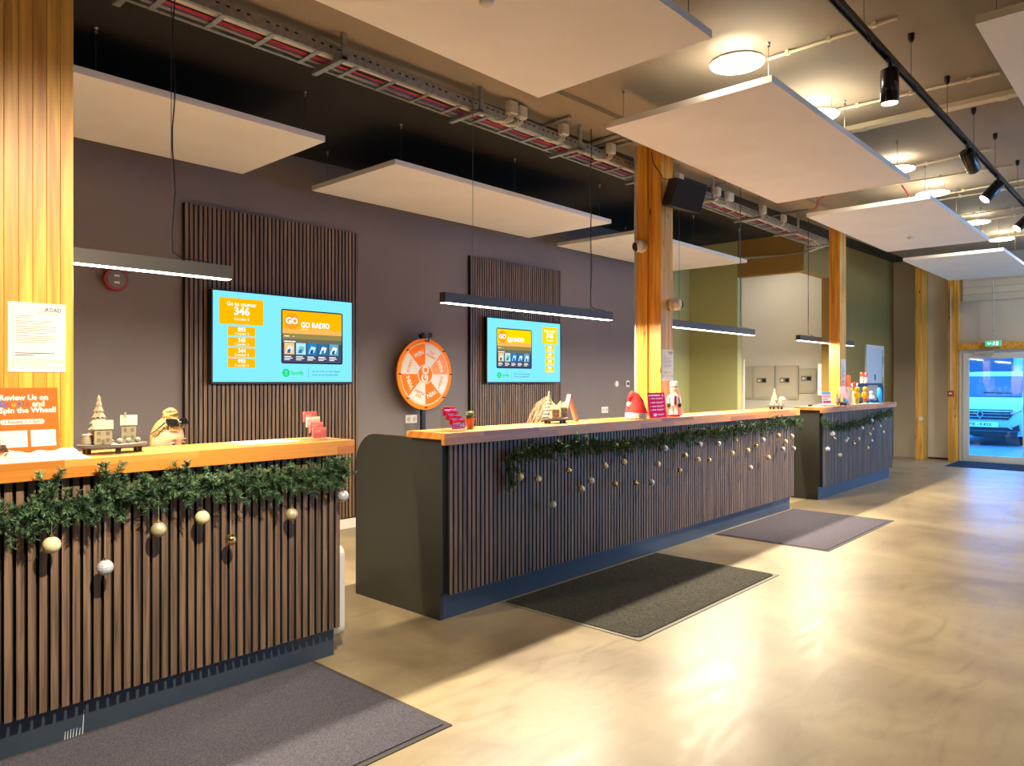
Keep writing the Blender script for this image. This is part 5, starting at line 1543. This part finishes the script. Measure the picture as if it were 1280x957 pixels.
BT = {
 'cream': ('matt cream', mat('bauble_matt_cream', '#dccb9e', 0.5)),
 'champ': ('champagne glitter', mat('bauble_champagne', '#cdbb8f', 0.38, 0.55, col2='#e2d3ac', scale=(260, 260, 260))),
 'gold': ('shiny gold', mat('bauble_gold_mirror', '#e0c48c', 0.16, 1.0)),
 'silver': ('pale silver', mat('bauble_silver', '#cfd0d4', 0.35, 0.5)),
 'white': ('white faceted', mat('bauble_white_facet', '#dfe1e6', 0.4, 0.2, col2='#a9adb5', scale=(95, 95, 95), contrast=(.45, .55), detail=0)),
}
m_cap = mat('bauble_cap_gold', '#c9b070', 0.3, 0.9)
proto = {}
def bauble(where, idx, n, px, py, kind, r, ztop, Y):
    adj, m = BT[kind]
    c = PY(px, py, Y)
    lab = '%s bauble, %s from the left of the baubles on the %s' % (adj, ORD[idx], where)
    t = thing('christmas_bauble', lab, 'bauble', c, 'baubles hanging from the fir garlands')
    if kind not in proto:
        b0 = MB().sphere((0, 0, 0), 1.0, 24, 16)
        if kind == 'white':
            b0 = MB().sphere((0, 0, 0), 1.0, 14, 9)
        me = b0.build('ball', m, None, loc=(0, 0, 0), smooth=(kind != 'white'))
        cp_ = MB().lathe([(.26, .93), (.28, .97), (.26, 1.16), (.1, 1.18)], (0, 0, 0), 12).build('cap', m_cap, None, loc=(0, 0, 0), smooth=True)
        lp = MB().tube([(.0 + .1 * cos(a_), 0, 1.26 + .1 * sin(a_)) for a_ in [2 * pi * k / 8 for k in range(9)]], .025, 5).build('loop', m_cap, None, loc=(0, 0, 0), smooth=True)
        proto[kind] = (me.data, cp_.data, lp.data)
        for o in (me, cp_, lp): bpy.data.objects.remove(o)
    ball = None
    for nm, dt in zip(('ball', 'cap', 'loop'), proto[kind]):
        o = inst(nm, dt, t, c); o.scale = (r, r, r)
        if nm == 'ball': ball = o
        o.rotation_euler = (0, 0, (idx * 1.7) % 6)
    MB().tube([c + Vector((0, 0, r * 1.3)), (c.x, c.y, max(ztop, c.z + r * 1.5))], .0007, 4).build('thread', mat('clear_thread', '#b9b4a6', 0.5), t)
L1 = [(64.5, 681, 'cream', .0335), (131.5, 709, 'white', .0325), (198.5, 661.5, 'champ', .0325), (253, 646.5, 'cream', .032), (288.5, 674.5, 'gold', .027), (364.5, 642.5, 'champ', .031), (429, 620, 'silver', .030)]
for i, (x, y, k, r) in enumerate(L1): bauble('nearest counter', i, len(L1), x, y, k, r, 1.02, 3.34)
U = [(40, 462, 'champ'), (128, 472, 'champ'), (203, 600, 'silver'), (282, 428, 'gold'), (346, 522, 'champ'), (394, 481, 'white'), (463, 407, 'champ'), (513, 496, 'gold'), (557, 388, 'champ'), (617, 491, 'gold'),
     (695, 490, 'silver'), (726, 398, 'champ'), (763, 319, 'white'), (835, 428, 'gold'), (863, 355, 'champ'), (927, 376, 'cream'), (937, 301, 'white'), (982, 379, 'gold'), (1028, 296, 'silver'), (1097, 344, 'cream'),
     (1115, 278, 'gold'), (1175, 330, 'cream'), (1188, 416, 'silver'), (1216, 307, 'gold'), (1250, 278, 'silver')]
L2 = [(640 + u / 3.9875, 480 + v / 3.9875, k) for u, v, k in U] + [(960.3, 571.6, 'cream'), (972.6, 544, 'champ'), (978.4, 561, 'white'), (981.8, 551.9, 'cream'), (989.7, 545.2, 'cream'), (991.9, 560.5, 'silver')]
L2.sort()
for i, (x, y, k) in enumerate(L2): bauble('long middle counter', i, len(L2), x, y, k, .0265 if k != 'gold' else .023, 1.045, 3.335)
U = [(325, 255, 'white', 22), (342, 300, 'gold', 16), (275, 408, 'silver', 21), (398, 466, 'champ', 18), (453, 322, 'silver', 20), (476, 303, 'white', 15), (538, 350, 'gold', 16), (583, 305, 'champ', 16), (620, 198, 'silver', 18),
     (673, 395, 'champ', 18), (697, 258, 'cream', 16), (713, 325, 'silver', 18), (718, 125, 'white', 17), (724, 205, 'gold', 15), (797, 178, 'champ', 17), (828, 235, 'silver', 16), (843, 105, 'cream', 15)]
U.sort()
for i, (u, v, k, rr) in enumerate(U): bauble('farthest counter', i, len(U), 1000 + u / 7.975, 510 + v / 7.975, k, .0014 * rr, 1.085, 3.335 - .025 * (i % 2))
# ================================================================== the two receptionists behind the counters
m_skin = mat('skin', '#a57456', 0.55, col2='#9e6d50', scale=(8, 8, 8))
def head_mb(hair=False, sc=1.0):
    """head of unit human size, face toward -Y, eye line at z=0"""
    mb = MB().sphere((0, 0, 0), 1.0, 40, 30)
    out = []
    for p in mb.v:
        x, y, z = p.x, p.y, p.z
        X = .076 * x; Y = .096 * y; Z = .120 * z
        if not hair:
            if z < 0:
                k = -z
                X *= 1 - .30 * k * k
                if y > 0: Y *= 1 - .35 * k
                else: Y *= 1 - .10 * k
            if y < 0:
                f = -y
                g = lambda cx, cz, sx_, sz_: math.exp(-((X - cx) / sx_) ** 2 - ((Z - cz) / sz_) ** 2)
                Y -= f * (.024 * g(0, -.040, .013, .018) + .010 * g(0, -.014, .010, .022) + .007 * g(0, -.072, .022, .008) + .009 * g(0, -.105, .020, .014))
                Y += f * .010 * (g(.032, -.004, .016, .011) + g(-.032, -.004, .016, .011))
                Y -= f * .004 * (g(.030, .022, .022, .008) + g(-.030, .022, .022, .008))
        out.append(Vector((X, Y, Z)))
    mb.v = out
    return mb
def remesh(mb, name, material, vox, loc):
    me = bpy.data.meshes.new(name); me.from_pydata([tuple(p) for p in mb.v], [], mb.f); me.update()
    bm = bmesh.new(); bm.from_mesh(me); bmesh.ops.recalc_face_normals(bm, faces=bm.faces); bm.to_mesh(me); bm.free()
    o = bpy.data.objects.new(name, me); COL.objects.link(o)
    md = o.modifiers.new('r', 'REMESH'); md.mode = 'VOXEL'; md.voxel_size = vox; md.use_smooth_shade = True
    sm_ = o.modifiers.new('s', 'SMOOTH'); sm_.iterations = 3; sm_.factor = .5
    dg = bpy.context.evaluated_depsgraph_get()
    m2 = bpy.data.meshes.new_from_object(o.evaluated_get(dg))
    bpy.data.objects.remove(o)
    m2.name = name; m2.materials.clear(); m2.materials.append(material)
    for v in m2.vertices: v.co -= Vector(loc)
    m2.polygons.foreach_set('use_smooth', [True] * len(m2.polygons))
    o = bpy.data.objects.new(name, m2); COL.objects.link(o); o.location = loc
    WL[o.name] = Vector(loc)
    return o
def seated(X, Y, hd, HM, lean, seat=.47):
    """continuous body: torso, neck, arms on the desk, legs under it; HM places the head"""
    b = MB()
    hp = Vector((X, Y, seat + .06)); ch = Vector((X + lean.x * .6, Y + lean.y * .6, seat + .36)); nk_ = Vector((X + lean.x, Y + lean.y, seat + .55))
    def ell(c, rx, ry, rz): b.sphere(c, 1.0, 20, 14, (rx, ry, rz))
    for f in range(9):
        t = f / 8
        c = hp.lerp(ch, t); w_ = .155 - .03 * sin(pi * min(t * 1.3, 1)); ell(c, w_, .11, .09)
    ell(ch, .165, .11, .13); ell(nk_ + Vector((0, .005, -.06)), .15, .085, .07)
    for s in (-1, 1):
        sh = nk_ + Vector((s * .165, 0, -.07)); el = Vector((X + s * .24, Y - .12, .82)); ha = Vector((X + s * .13, Y - .33, .79))
        b.tube([sh + Vector((-s * .04, 0, .01)), sh, sh.lerp(el, .5), el, el.lerp(ha, .5), ha], [.05, .05, .043, .036, .032, .025], 14)
        b.sphere(ha + Vector((-s * .015, -.05, -.008)), 1.0, 14, 10, (.042, .055, .018))
        for k in range(4):
            f0 = ha + Vector((-s * .015 + (k - 1.5) * .020, -.09, -.008)); L_ = (.062, .072, .068, .052)[k]
            b.tube([f0, f0 + Vector((0, -L_ * .5, .008)), f0 + Vector((0, -L_, -.010))], [.010, .0095, .008], 8)
        b.tube([ha + Vector((-s * .045, -.03, -.008)), ha + Vector((-s * .07, -.065, -.008))], [.012, .009], 8)
        hi = Vector((X + s * .09, Y, seat + .05)); kn = Vector((X + s * .11, Y - .43, seat + .04)); an = Vector((X + s * .11, Y - .40, .09))
        b.tube([hi, hi.lerp(kn, .5), kn], [.088, .078, .058], 14); b.tube([kn, kn.lerp(an, .35), an], [.056, .055, .036], 14)
        b.sphere(an + Vector((0, -.06, -.042)), 1.0, 14, 8, (.042, .12, .036))
    hc = HM.translation
    b.tube([nk_ + Vector((0, 0, -.05)), nk_ + Vector((0, -.005, .03)), hc + HM.to_3x3() @ Vector((0, .035, -.06))], [.06, .052, .055], 16)
    o0 = len(b.v)
    h_ = head_mb()
    for s in (-1, 1): h_.sphere((s * .077, .012, -.012), 1.0, 12, 10, (.010, .018, .031))
    h_.xform(HM); b.add(h_.v, h_.f)
    return b
def clothes(X, Y, lean, seat, m, parent):
    b = MB()
    hp = Vector((X, Y, seat + .06)); ch = Vector((X + lean.x * .6, Y + lean.y * .6, seat + .36)); nk_ = Vector((X + lean.x, Y + lean.y, seat + .55))
    for f in range(9):
        t = f / 8; b.sphere(hp.lerp(ch, t), 1.0, 20, 14, (.175, .128, .10))
    b.sphere(ch, 1.0, 20, 14, (.185, .128, .14)); b.sphere(nk_ + Vector((0, .005, -.075)), 1.0, 20, 14, (.17, .10, .065))
    for s in (-1, 1):
        sh = nk_ + Vector((s * .165, 0, -.07)); el = Vector((X + s * .24, Y - .12, .82)); ha = Vector((X + s * .13, Y - .33, .79))
        b.tube([sh + Vector((-s * .04, 0, .01)), sh, sh.lerp(el, .5), el, el.lerp(ha, .75)], [.06, .062, .055, .048, .036], 14)
    o = remesh(b, 'shirt', m, .014, WL[parent.name])
    o.parent = parent; o.location = (0, 0, 0)
    b = MB()
    for s in (-1, 1):
        hi = Vector((X + s * .09, Y, seat + .05)); kn = Vector((X + s * .11, Y - .43, seat + .04)); an = Vector((X + s * .11, Y - .40, .10))
        b.tube([hi + Vector((-s * .03, .06, .0)), hi.lerp(kn, .5), kn], [.105, .09, .068], 14); b.tube([kn, kn.lerp(an, .35), an], [.067, .065, .05], 14)
    b.sphere((X, Y + .02, seat + .06), 1.0, 16, 12, (.18, .135, .09))
    o = remesh(b, 'trousers', mat('navy_trousers', '#1d222d', 0.8), .014, WL[parent.name])
    o.parent = parent; o.location = (0, 0, 0)
def stool(label, X, Y, seat=.47):
    t = thing('swivel_stool', label, 'stool', (X, Y, 0), 'swivel stools behind the counters')
    MB().lathe([(.17, 0), (.19, .015), (.19, .04), (.16, .05)], (X, Y, seat - .085), 28).build('seat', m_black_metal, t, smooth=True)
    MB().tube([(X, Y, .06), (X, Y, seat - .08)], .025, 12).build('gas_column', m_steel, t)
    for k in range(5):
        a_ = k * 2 * pi / 5 + .3
        MB().tube([(X, Y, .07), (X + .26 * cos(a_), Y + .26 * sin(a_), .055)], [.022, .014], 8).build('foot', m_black_metal, t)
        MB().sphere((X + .26 * cos(a_), Y + .26 * sin(a_), .028), .028, 10, 8).build('castor', m_dark, t)

# ---- first receptionist: blonde bun, sunglasses pushed up
hx, hy, hz = PY(209.5, 553, 4.15)
hz = 1.180
HM = Matrix.Translation((hx, hy, hz)) @ Matrix.Rotation(R_(16), 4, 'Z') @ Matrix.Rotation(R_(9), 4, 'X')
X0, Y0 = hx, 4.42
lean = Vector((0, -.20, 0))
b = seated(X0, Y0, None, HM, lean)
p1 = remesh(b, 'person', m_skin, .0075, (X0, Y0, 0))
props(p1, 'person with blonde bun and sunglasses on the head, looking down behind the nearest counter', 'person')
clothes(X0, Y0, lean, .47, mat('black_knit', '#1c1c20', 0.9), p1)
stool('swivel stool under the person with the blonde bun', X0, Y0)
m_blond = mat('blonde_hair', '#6b4a1e', 0.6, col2='#a27c3c', scale=(160, 18, 18), contrast=(.35, .65), bump=.5, bump_scale=(220, 20, 20))
def hair_cap(HM, m, parent, hairline=.070, grow=1.07):
    h_ = head_mb(True)
    keep = []
    for f in h_.f:
        c = sum((h_.v[i] for i in f), Vector()) / len(f)
        # forehead line rises at the front, cap reaches the nape at the back
        lim = hairline if c.y < -.02 else (hairline - (c.y + .02) * 3.2)
        if c.z > lim + .010 * sin(c.x * 60): keep.append(f)
    used = sorted({i for f in keep for i in f}); mp = {i: k for k, i in enumerate(used)}
    o = MB().add([h_.v[i] * grow for i in used], [tuple(mp[i] for i in f) for f in keep]).xform(HM)
    return o
def strands(HM, n, seed, top, m, parent, r=.0026):
    """pulled-back strands lying on the cap from the hairline to the bun"""
    rnd = random.Random(seed); mb = MB()
    for k in range(n):
        a_ = rnd.uniform(-1.5, 1.5)
        s0 = Vector((.081 * sin(a_), -.098 * cos(a_) * .96, (.078 + rnd.uniform(-.006, .006))))
        s0.y *= .78
        if abs(a_) > 1.0: s0.z -= .09 * (abs(a_) - 1.0)
        pts = []
        for i in range(7):
            t = i / 6
            p = s0.lerp(top, t)
            nrm = Vector((p.x / .076, p.y / .096, p.z / .120)); l_ = nrm.length
            if l_ < 1.09: p = p * (1.09 / max(l_, .2))
            pts.append(p)
        mb.tube(pts, [r, r * 1.2, r * 1.2, r, r, r, r], 5)
    mb.xform(HM)
    return mb
bun_c = Vector((.004, .005, .142))
hair = hair_cap(HM, m_blond, p1).build('hair', m_blond, p1, smooth=True)
strands(HM, 90, 2, Vector((.003, .0, .128)), m_blond, p1).build('hair_strands', m_blond, hair, smooth=True)['kind'] = 'stuff'
bn = MB()
for k in range(7):
    pts = []
    for i in range(16):
        t = i / 15 * 2 * pi * 1.1 + k
        rr = .026 + .006 * sin(k * 2.1)
        pts.append(bun_c + Vector((rr * cos(t), rr * sin(t) * .9, -.018 + .006 * k + .006 * sin(t * 2 + k))))
    bn.tube(pts, [.010] * 16, 8)
bn.sphere(bun_c, .028, 14, 10)
bn.xform(HM).build('hair_bun', m_blond, hair, smooth=True)
def face_parts(HM, parent, brow):
    for s in (-1, 1):
        q = HM @ Vector((s * .032, -.079, -.004))
        e_ = MB().sphere(q + HM.to_3x3() @ Vector((0, .003, -.002)), .0115, 14, 10).build('eye', mat('eye_white', '#e8e0d8', 0.2), parent, smooth=True)
        MB().sphere(HM @ Vector((s * .032, -.0885, -.008)), .0055, 10, 8).build('iris', mat('iris_brown', '#3a2a20', 0.2), e_, smooth=True)
        lid = MB().tube([HM @ Vector((s * (.032 + dx), -.0850 + abs(dx) * .45, .000 - abs(dx) * .18)) for dx in (-.016, -.008, 0, .008, .016)], [.004, .0065, .0075, .0065, .004], 8)
        lid.build('eyelid', m_skin, e_, smooth=True)
        lsh = MB().tube([HM @ Vector((s * (.032 + dx), -.0925 + abs(dx) * .5, -.003 - abs(dx) * .15)) for dx in (-.014, -.007, 0, .007, .014)], .0012, 5)
        lsh.build('eyelashes', m_dark, e_)
        MB().tube([HM @ Vector((s * (.034 + dx), -.0965 + abs(dx + .004) * .42, .019 + (.004 - abs(dx) * .25))) for dx in (-.020, -.010, 0, .010, .019)], [.0018, .003, .0032, .0028, .001], 6).build('eyebrow', brow, parent, smooth=True)
    MB().tube([HM @ Vector((dx, -.099 + abs(dx) * .35, -.072)) for dx in (-.024, -.012, 0, .012, .024)], [.002, .005, .0055, .005, .002], 8).build('lips', mat('lip_rose', '#b5655c', 0.4), parent, smooth=True)
face_parts(HM, p1, mat('brow_brown', '#7a5436', 0.8))
# sunglasses
sgl = MB(); 
gl = None
lens_m = mat('sunglass_lens', '#08080a', 0.08); rim_m = mat('sunglass_frame', '#111114', 0.25)
def lens_at(s):
    c = Vector((s * .036, -.066, .112)); U_ = Vector((1, s * .32, 0)).normalized(); V_ = Vector((0, .85, 1)).normalized()
    return (c, U_, V_, U_.cross(V_).normalized())
fr_first = None
for s in (-1, 1):
    f_ = lens_at(s); f2 = (HM @ f_[0], HM.to_3x3() @ f_[1], HM.to_3x3() @ f_[2], HM.to_3x3() @ f_[3])
    if fr_first is None:
        fr_first = MB().prism(rrect(-.034, .034, -.021, .021, .014), f2, -.002, .004).build('sunglasses', rim_m, p1)
        par = fr_first
    else:
        MB().prism(rrect(-.034, .034, -.021, .021, .014), f2, -.002, .004).build('lens_rim', rim_m, par)
    MB().prism(rrect(-.030, .030, -.017, .017, .012), f2, .004, .006).build('lens', lens_m, par)
    MB().tube([HM @ Vector((s * .070, -.052, .108)), HM @ Vector((s * .084, -.02, .070)), HM @ Vector((s * .086, .03, .03))], .0035, 6).build('temple_arm', rim_m, par)
    MB().tube([HM @ Vector((s * .073, -.050, .111)), HM @ Vector((s * .0875, -.02, .073)), HM @ Vector((s * .0895, .03, .033))], .0015, 6).build('arm_trim', m_steel, par)
MB().tube([HM @ Vector((-.008, -.080, .114)), HM @ Vector((.008, -.080, .114))], .004, 6).build('bridge', m_steel, par)

# ---- second receptionist: long brown hair, head bowed to the right
hx, hy, hz = PY(679, 516, 4.22)
HM = Matrix.Translation((hx, hy, 1.228)) @ Matrix.Rotation(R_(38), 4, 'Z') @ Matrix.Rotation(R_(38), 4, 'X') @ Matrix.Rotation(R_(-12), 4, 'Y')
X0, Y0 = hx - .14, 4.46
lean = Vector((.06, -.16, .0))
b = seated(X0, Y0, None, HM, lean, .52)
p2 = remesh(b, 'person', m_skin, .0075, (X0, Y0, 0))
props(p2, 'person with long light brown hair bowing the head behind the long counter', 'person')
clothes(X0, Y0, lean, .52, mat('beige_knit', '#a58a62', 0.9), p2)
stool('swivel stool under the person with long brown hair', X0, Y0, .52)
m_brown = mat('light_brown_hair', '#33221a', 0.6, col2='#80603a', scale=(120, 120, 16), contrast=(.35, .68), bump=.6, bump_scale=(200, 200, 14), per_object=.12)
face_parts(HM, p2, mat('brow_brown', '#7a5436', 0.8))
hair = hair_cap(HM, m_brown, p2, .06, 1.09).build('hair', m_brown, p2, smooth=True)
rnd = random.Random(12)
locks = MB()
for k in range(64):
    side = rnd.choice((-1, 1, 1, -1, 0))
    a_ = rnd.uniform(-2.6, 2.6)
    top = Vector((0, .02, .131))
    s1 = Vector((.083 * sin(a_), -.104 * cos(a_) * .9 if cos(a_) < .3 else -.05, .03 + rnd.uniform(-.02, .03)))
    t0, t1 = HM @ top, HM @ s1
    mid = HM @ ((top + s1) * .5 * 1.25)
    drop = rnd.uniform(.14, .26)
    e1 = t1 + Vector((-.05 - rnd.uniform(0, .05), rnd.uniform(-.02, .02), -drop * .45)); e2 = t1 + Vector((-.085 - rnd.uniform(0, .09), rnd.uniform(-.03, .03), -drop))
    w_ = rnd.uniform(.007, .013)
    locks.tube([t0, mid, t1, e1 + Vector((.012 * sin(k), 0, 0)), e2], [w_ * .7, w_, w_ * 1.15, w_, w_ * .4], 7)
locks.build('hair_locks', m_brown, hair, smooth=True)['kind'] = 'stuff'
# ================================================================== outside the glazed door
GZ = -0.18
struct('ground', box(16.45, 70, -25, 30, GZ - .2, GZ), mat('asphalt', '#5d6670', 0.8, col2='#69727c', scale=(3, 3, 3)))
struct('ground_strip', box(17.6, 17.75, -6, 12, GZ - .01, GZ + .012), mat('drain_iron', '#23272c', 0.7))
struct('trim_7', box(16.42, 16.7, 1.6, 3.6, -.2, -.02), mat('door_step_concrete', '#8d8d88', 0.8))
VX, VY = 22.6, 4.02
vn = thing('white_van', 'white van parked nose-on outside the glazed door', 'van', (VX, VY, GZ))
m_vw = mat('van_white', '#b4bec4', 0.3, coat=.3)
m_vb = mat('van_black_plastic', '#1d2127', 0.5)
m_vg = mat('van_window', '#2a3d52', 0.08)
prof = [(0.05, .27), (0.0, .42), (0.0, .70), (.04, .92), (.14, 1.06), (.45, 1.16), (.92, 1.27), (1.25, 1.55), (1.62, 1.84), (1.95, 1.95), (3.2, 1.98), (4.85, 1.95), (5.05, 1.7), (5.1, .9), (5.08, .3)]
st_ = [(-.93, .90), (-.90, .965), (-.78, .99), (-.4, 1.0), (0, 1.0), (.4, 1.0), (.78, .99), (.90, .965), (.93, .90)]
vs_ = []; fs_ = []
n = len(prof)
for (s, k) in st_:
    fwd = (1 - k)
    for (px_, pz_) in prof:
        t_ = max(0, (pz_ - 1.1)) * .16                    # tumblehome of the upper body
        x_ = px_ + fwd * 1.2 * max(0, (1.6 - px_) / 1.6); z_ = 1.1 + (pz_ - 1.1) * (1 - fwd * .25)
        vs_.append((VX + x_, VY + s * (1 - t_), GZ + z_))
for i in range(len(st_) - 1):
    for j in range(n):
        a_, b2 = i * n + j, i * n + (j + 1) % n
        fs_.append((a_, b2, b2 + n, a_ + n))
fs_.append(tuple(range(n - 1, -1, -1))); fs_.append(tuple((len(st_) - 1) * n + j for j in range(n)))
body = MB().add(vs_, fs_).build('van_body', m_vw, vn, smooth=True)
def vq(name, pts, m, par=body, th=.02):
    """panel from van-local points (x, y, z), given a thickness toward the front"""
    P = [Vector((VX + p_[0], VY + p_[1], GZ + p_[2])) for p_ in pts]
    nrm = (P[1] - P[0]).cross(P[2] - P[0]).normalized()
    if nrm.x > 0: nrm = -nrm
    Q = [p_ + nrm * th for p_ in P]; k = len(P)
    return MB().add(P + Q, [tuple(range(k - 1, -1, -1)), tuple(range(k, 2 * k))] + [(i, (i + 1) % k, k + (i + 1) % k, k + i) for i in range(k)]).build(name, m, par)
vq('windscreen', [(.90, -.78, 1.27), (.90, .78, 1.27), (1.25, .76, 1.55), (1.60, .70, 1.82), (1.60, -.70, 1.82), (1.25, -.76, 1.55)], m_vg)
vq('wiper', [(1.0, -.55, 1.345), (1.02, .1, 1.37), (1.04, .1, 1.39), (1.02, -.55, 1.365)], m_vb, th=.035)
vq('upper_grille', [(.0, -.62, .70), (.0, .62, .70), (.02, .74, .90), (.02, -.74, .90)], m_vb, th=.03)
for zz in (.755, .835):
    vq('grille_bar', [(-.02, -.64, zz), (-.02, .64, zz), (-.02, .64, zz + .022), (-.02, -.64, zz + .022)], mat('chrome_trim', '#b8bcc0', 0.2, 1.0), th=.02)
vq('bonnet_seam', [(.06, -.70, .935), (.06, .70, .935), (.065, .70, .95), (.065, -.70, .95)], m_vb, th=.025)
# diamond emblem
fe = (Vector((VX - .05, VY, GZ + .835)), -YA, ZA, -XA)
em = MB().prism([(0, .13), (.095, 0), (0, -.13), (-.095, 0)], fe, 0, .02).build('emblem', mat('chrome_trim', '#b8bcc0', 0.2, 1.0), body)
MB().prism([(0, .075), (.052, 0), (0, -.075), (-.052, 0)], fe, .02, .024).build('emblem_centre', m_vb, em)
for s in (-1, 1):
    vq('headlight', [(.02, s * .60, .80), (.10, s * .90, .95), (.17, s * .90, 1.06), (.06, s * .88, .93), (.03, s * .62, .88)], mat('headlight_glass', '#9fb4c4', 0.1), th=.03)
    vq('light_signature', [(.0, s * .66, .84), (.03, s * .84, .92), (.035, s * .84, .945), (.0, s * .66, .865)], emat('daylight_lamp', '#dff2ff', 1.2), th=.035)
    vq('bumper_insert', [(.0, s * .55, .40), (.02, s * .86, .42), (.02, s * .84, .58), (.0, s * .70, .50)], m_vb, th=.035)
    vq('bumper_blade', [(-.03, s * .58, .52), (-.03, s * .68, .46), (-.03, s * .72, .46), (-.03, s * .62, .54)], m_vw, th=.02)
    MB().obox((VX + 1.25, VY + s * 1.04, GZ + 1.32), XA, YA, ZA, .06, .10, .13).build('mirror', m_vb, body, bevel=.02)
vq('lower_grille', [(.0, -.80, .27), (.0, .80, .27), (-.01, .84, .50), (-.01, -.84, .50)], m_vb, th=.02)
vq('bumper_lip', [(-.02, -.82, .385), (-.02, .82, .385), (-.02, .82, .41), (-.02, -.82, .41)], mat('van_grey', '#4a525c', 0.5), th=.02)
frp = frame((VX - .035, VY, GZ + .565), -YA, ZA)
pl_ = flat('number_plate', [(-.40, .40, -.065, .065)], frp, 0, .012, mat('plate_white', '#e8edf0', 0.4), body)
text('PIB - K43X', .115, frp, (0, 0), m_dark, pl_, .0135, bold=.001)
for (x_, s) in ((.95, -1), (.95, 1), (4.1, -1), (4.1, 1)):
    c = Vector((VX + x_, VY + s * .84, GZ + .335))
    w_ = MB().lathe([(.22, 0), (.325, .01), (.335, .05), (.335, .17), (.325, .21), (.22, .215)], c + Vector((0, -s * .1, 0)), 28, (0, s, 0)).build('wheel', m_vb, vn, smooth=True)
    for k in range(5):
        a_ = k * 2 * pi / 5
        MB().obox(c + Vector((.11 * cos(a_), s * .118, .11 * sin(a_))), (cos(a_), 0, sin(a_)), (-sin(a_), 0, cos(a_)), YA, .10, .028, .012).build('spoke', m_steel, w_)
vq('side_window', [(1.15, -.925, 1.30), (2.3, -.925, 1.30), (2.3, -.85, 1.75), (1.65, -.85, 1.75)], m_vg, th=.01)
# a long low building and a parked dark car row beyond
bl = thing('warehouse', 'pale warehouse building far behind the white van', 'building', (48, 8, GZ))
box(48, 60, -30, 40, GZ, 7).build('wall', mat('warehouse_wall', '#9fb0bd', 0.7), bl)
for k in range(12):
    box(47.95, 48.05, -20 + k * 4.5, -17.5 + k * 4.5, 1.6, 3.2).build('window', m_vg, bl)
box(47.9, 48.02, -30, 40, 3.6, 3.9).build('fascia', mat('warehouse_band', '#3f5266', 0.6), bl)
cr = thing('dark_car', 'dark car parked behind the white van', 'car', (33, 6.4, GZ))
pf = [(0, .35), (0, .8), (.15, .95), (1.0, 1.05), (1.7, 1.55), (3.2, 1.6), (4.0, 1.1), (4.4, 1.0), (4.45, .4)]
MB().prism([(x_, z_) for x_, z_ in pf], (Vector((33, 7.3, GZ)), XA, ZA, -YA), 0, 1.75).build('car_body', mat('car_dark', '#2d3a4c', 0.25), cr, bevel=.05)
for x_ in (.8, 3.6):
    for y_ in (5.62, 7.12): MB().lathe([(.31, 0), (.31, .2)], (33 + x_, y_, GZ + .31), 20, (0, 1, 0)).build('wheel', m_vb, cr)
vq2 = MB().add([(33.95, 5.75, GZ + 1.12), (33.95, 7.1, GZ + 1.12), (34.62, 7.0, GZ + 1.53), (34.62, 5.85, GZ + 1.53), (33.92, 5.75, GZ + 1.14), (33.92, 7.1, GZ + 1.14), (34.60, 7.0, GZ + 1.56), (34.60, 5.85, GZ + 1.56)],
   [(3, 2, 1, 0), (4, 5, 6, 7), (0, 1, 5, 4), (1, 2, 6, 5), (2, 3, 7, 6), (3, 0, 4, 7)]).build('windscreen', m_vg, cr)
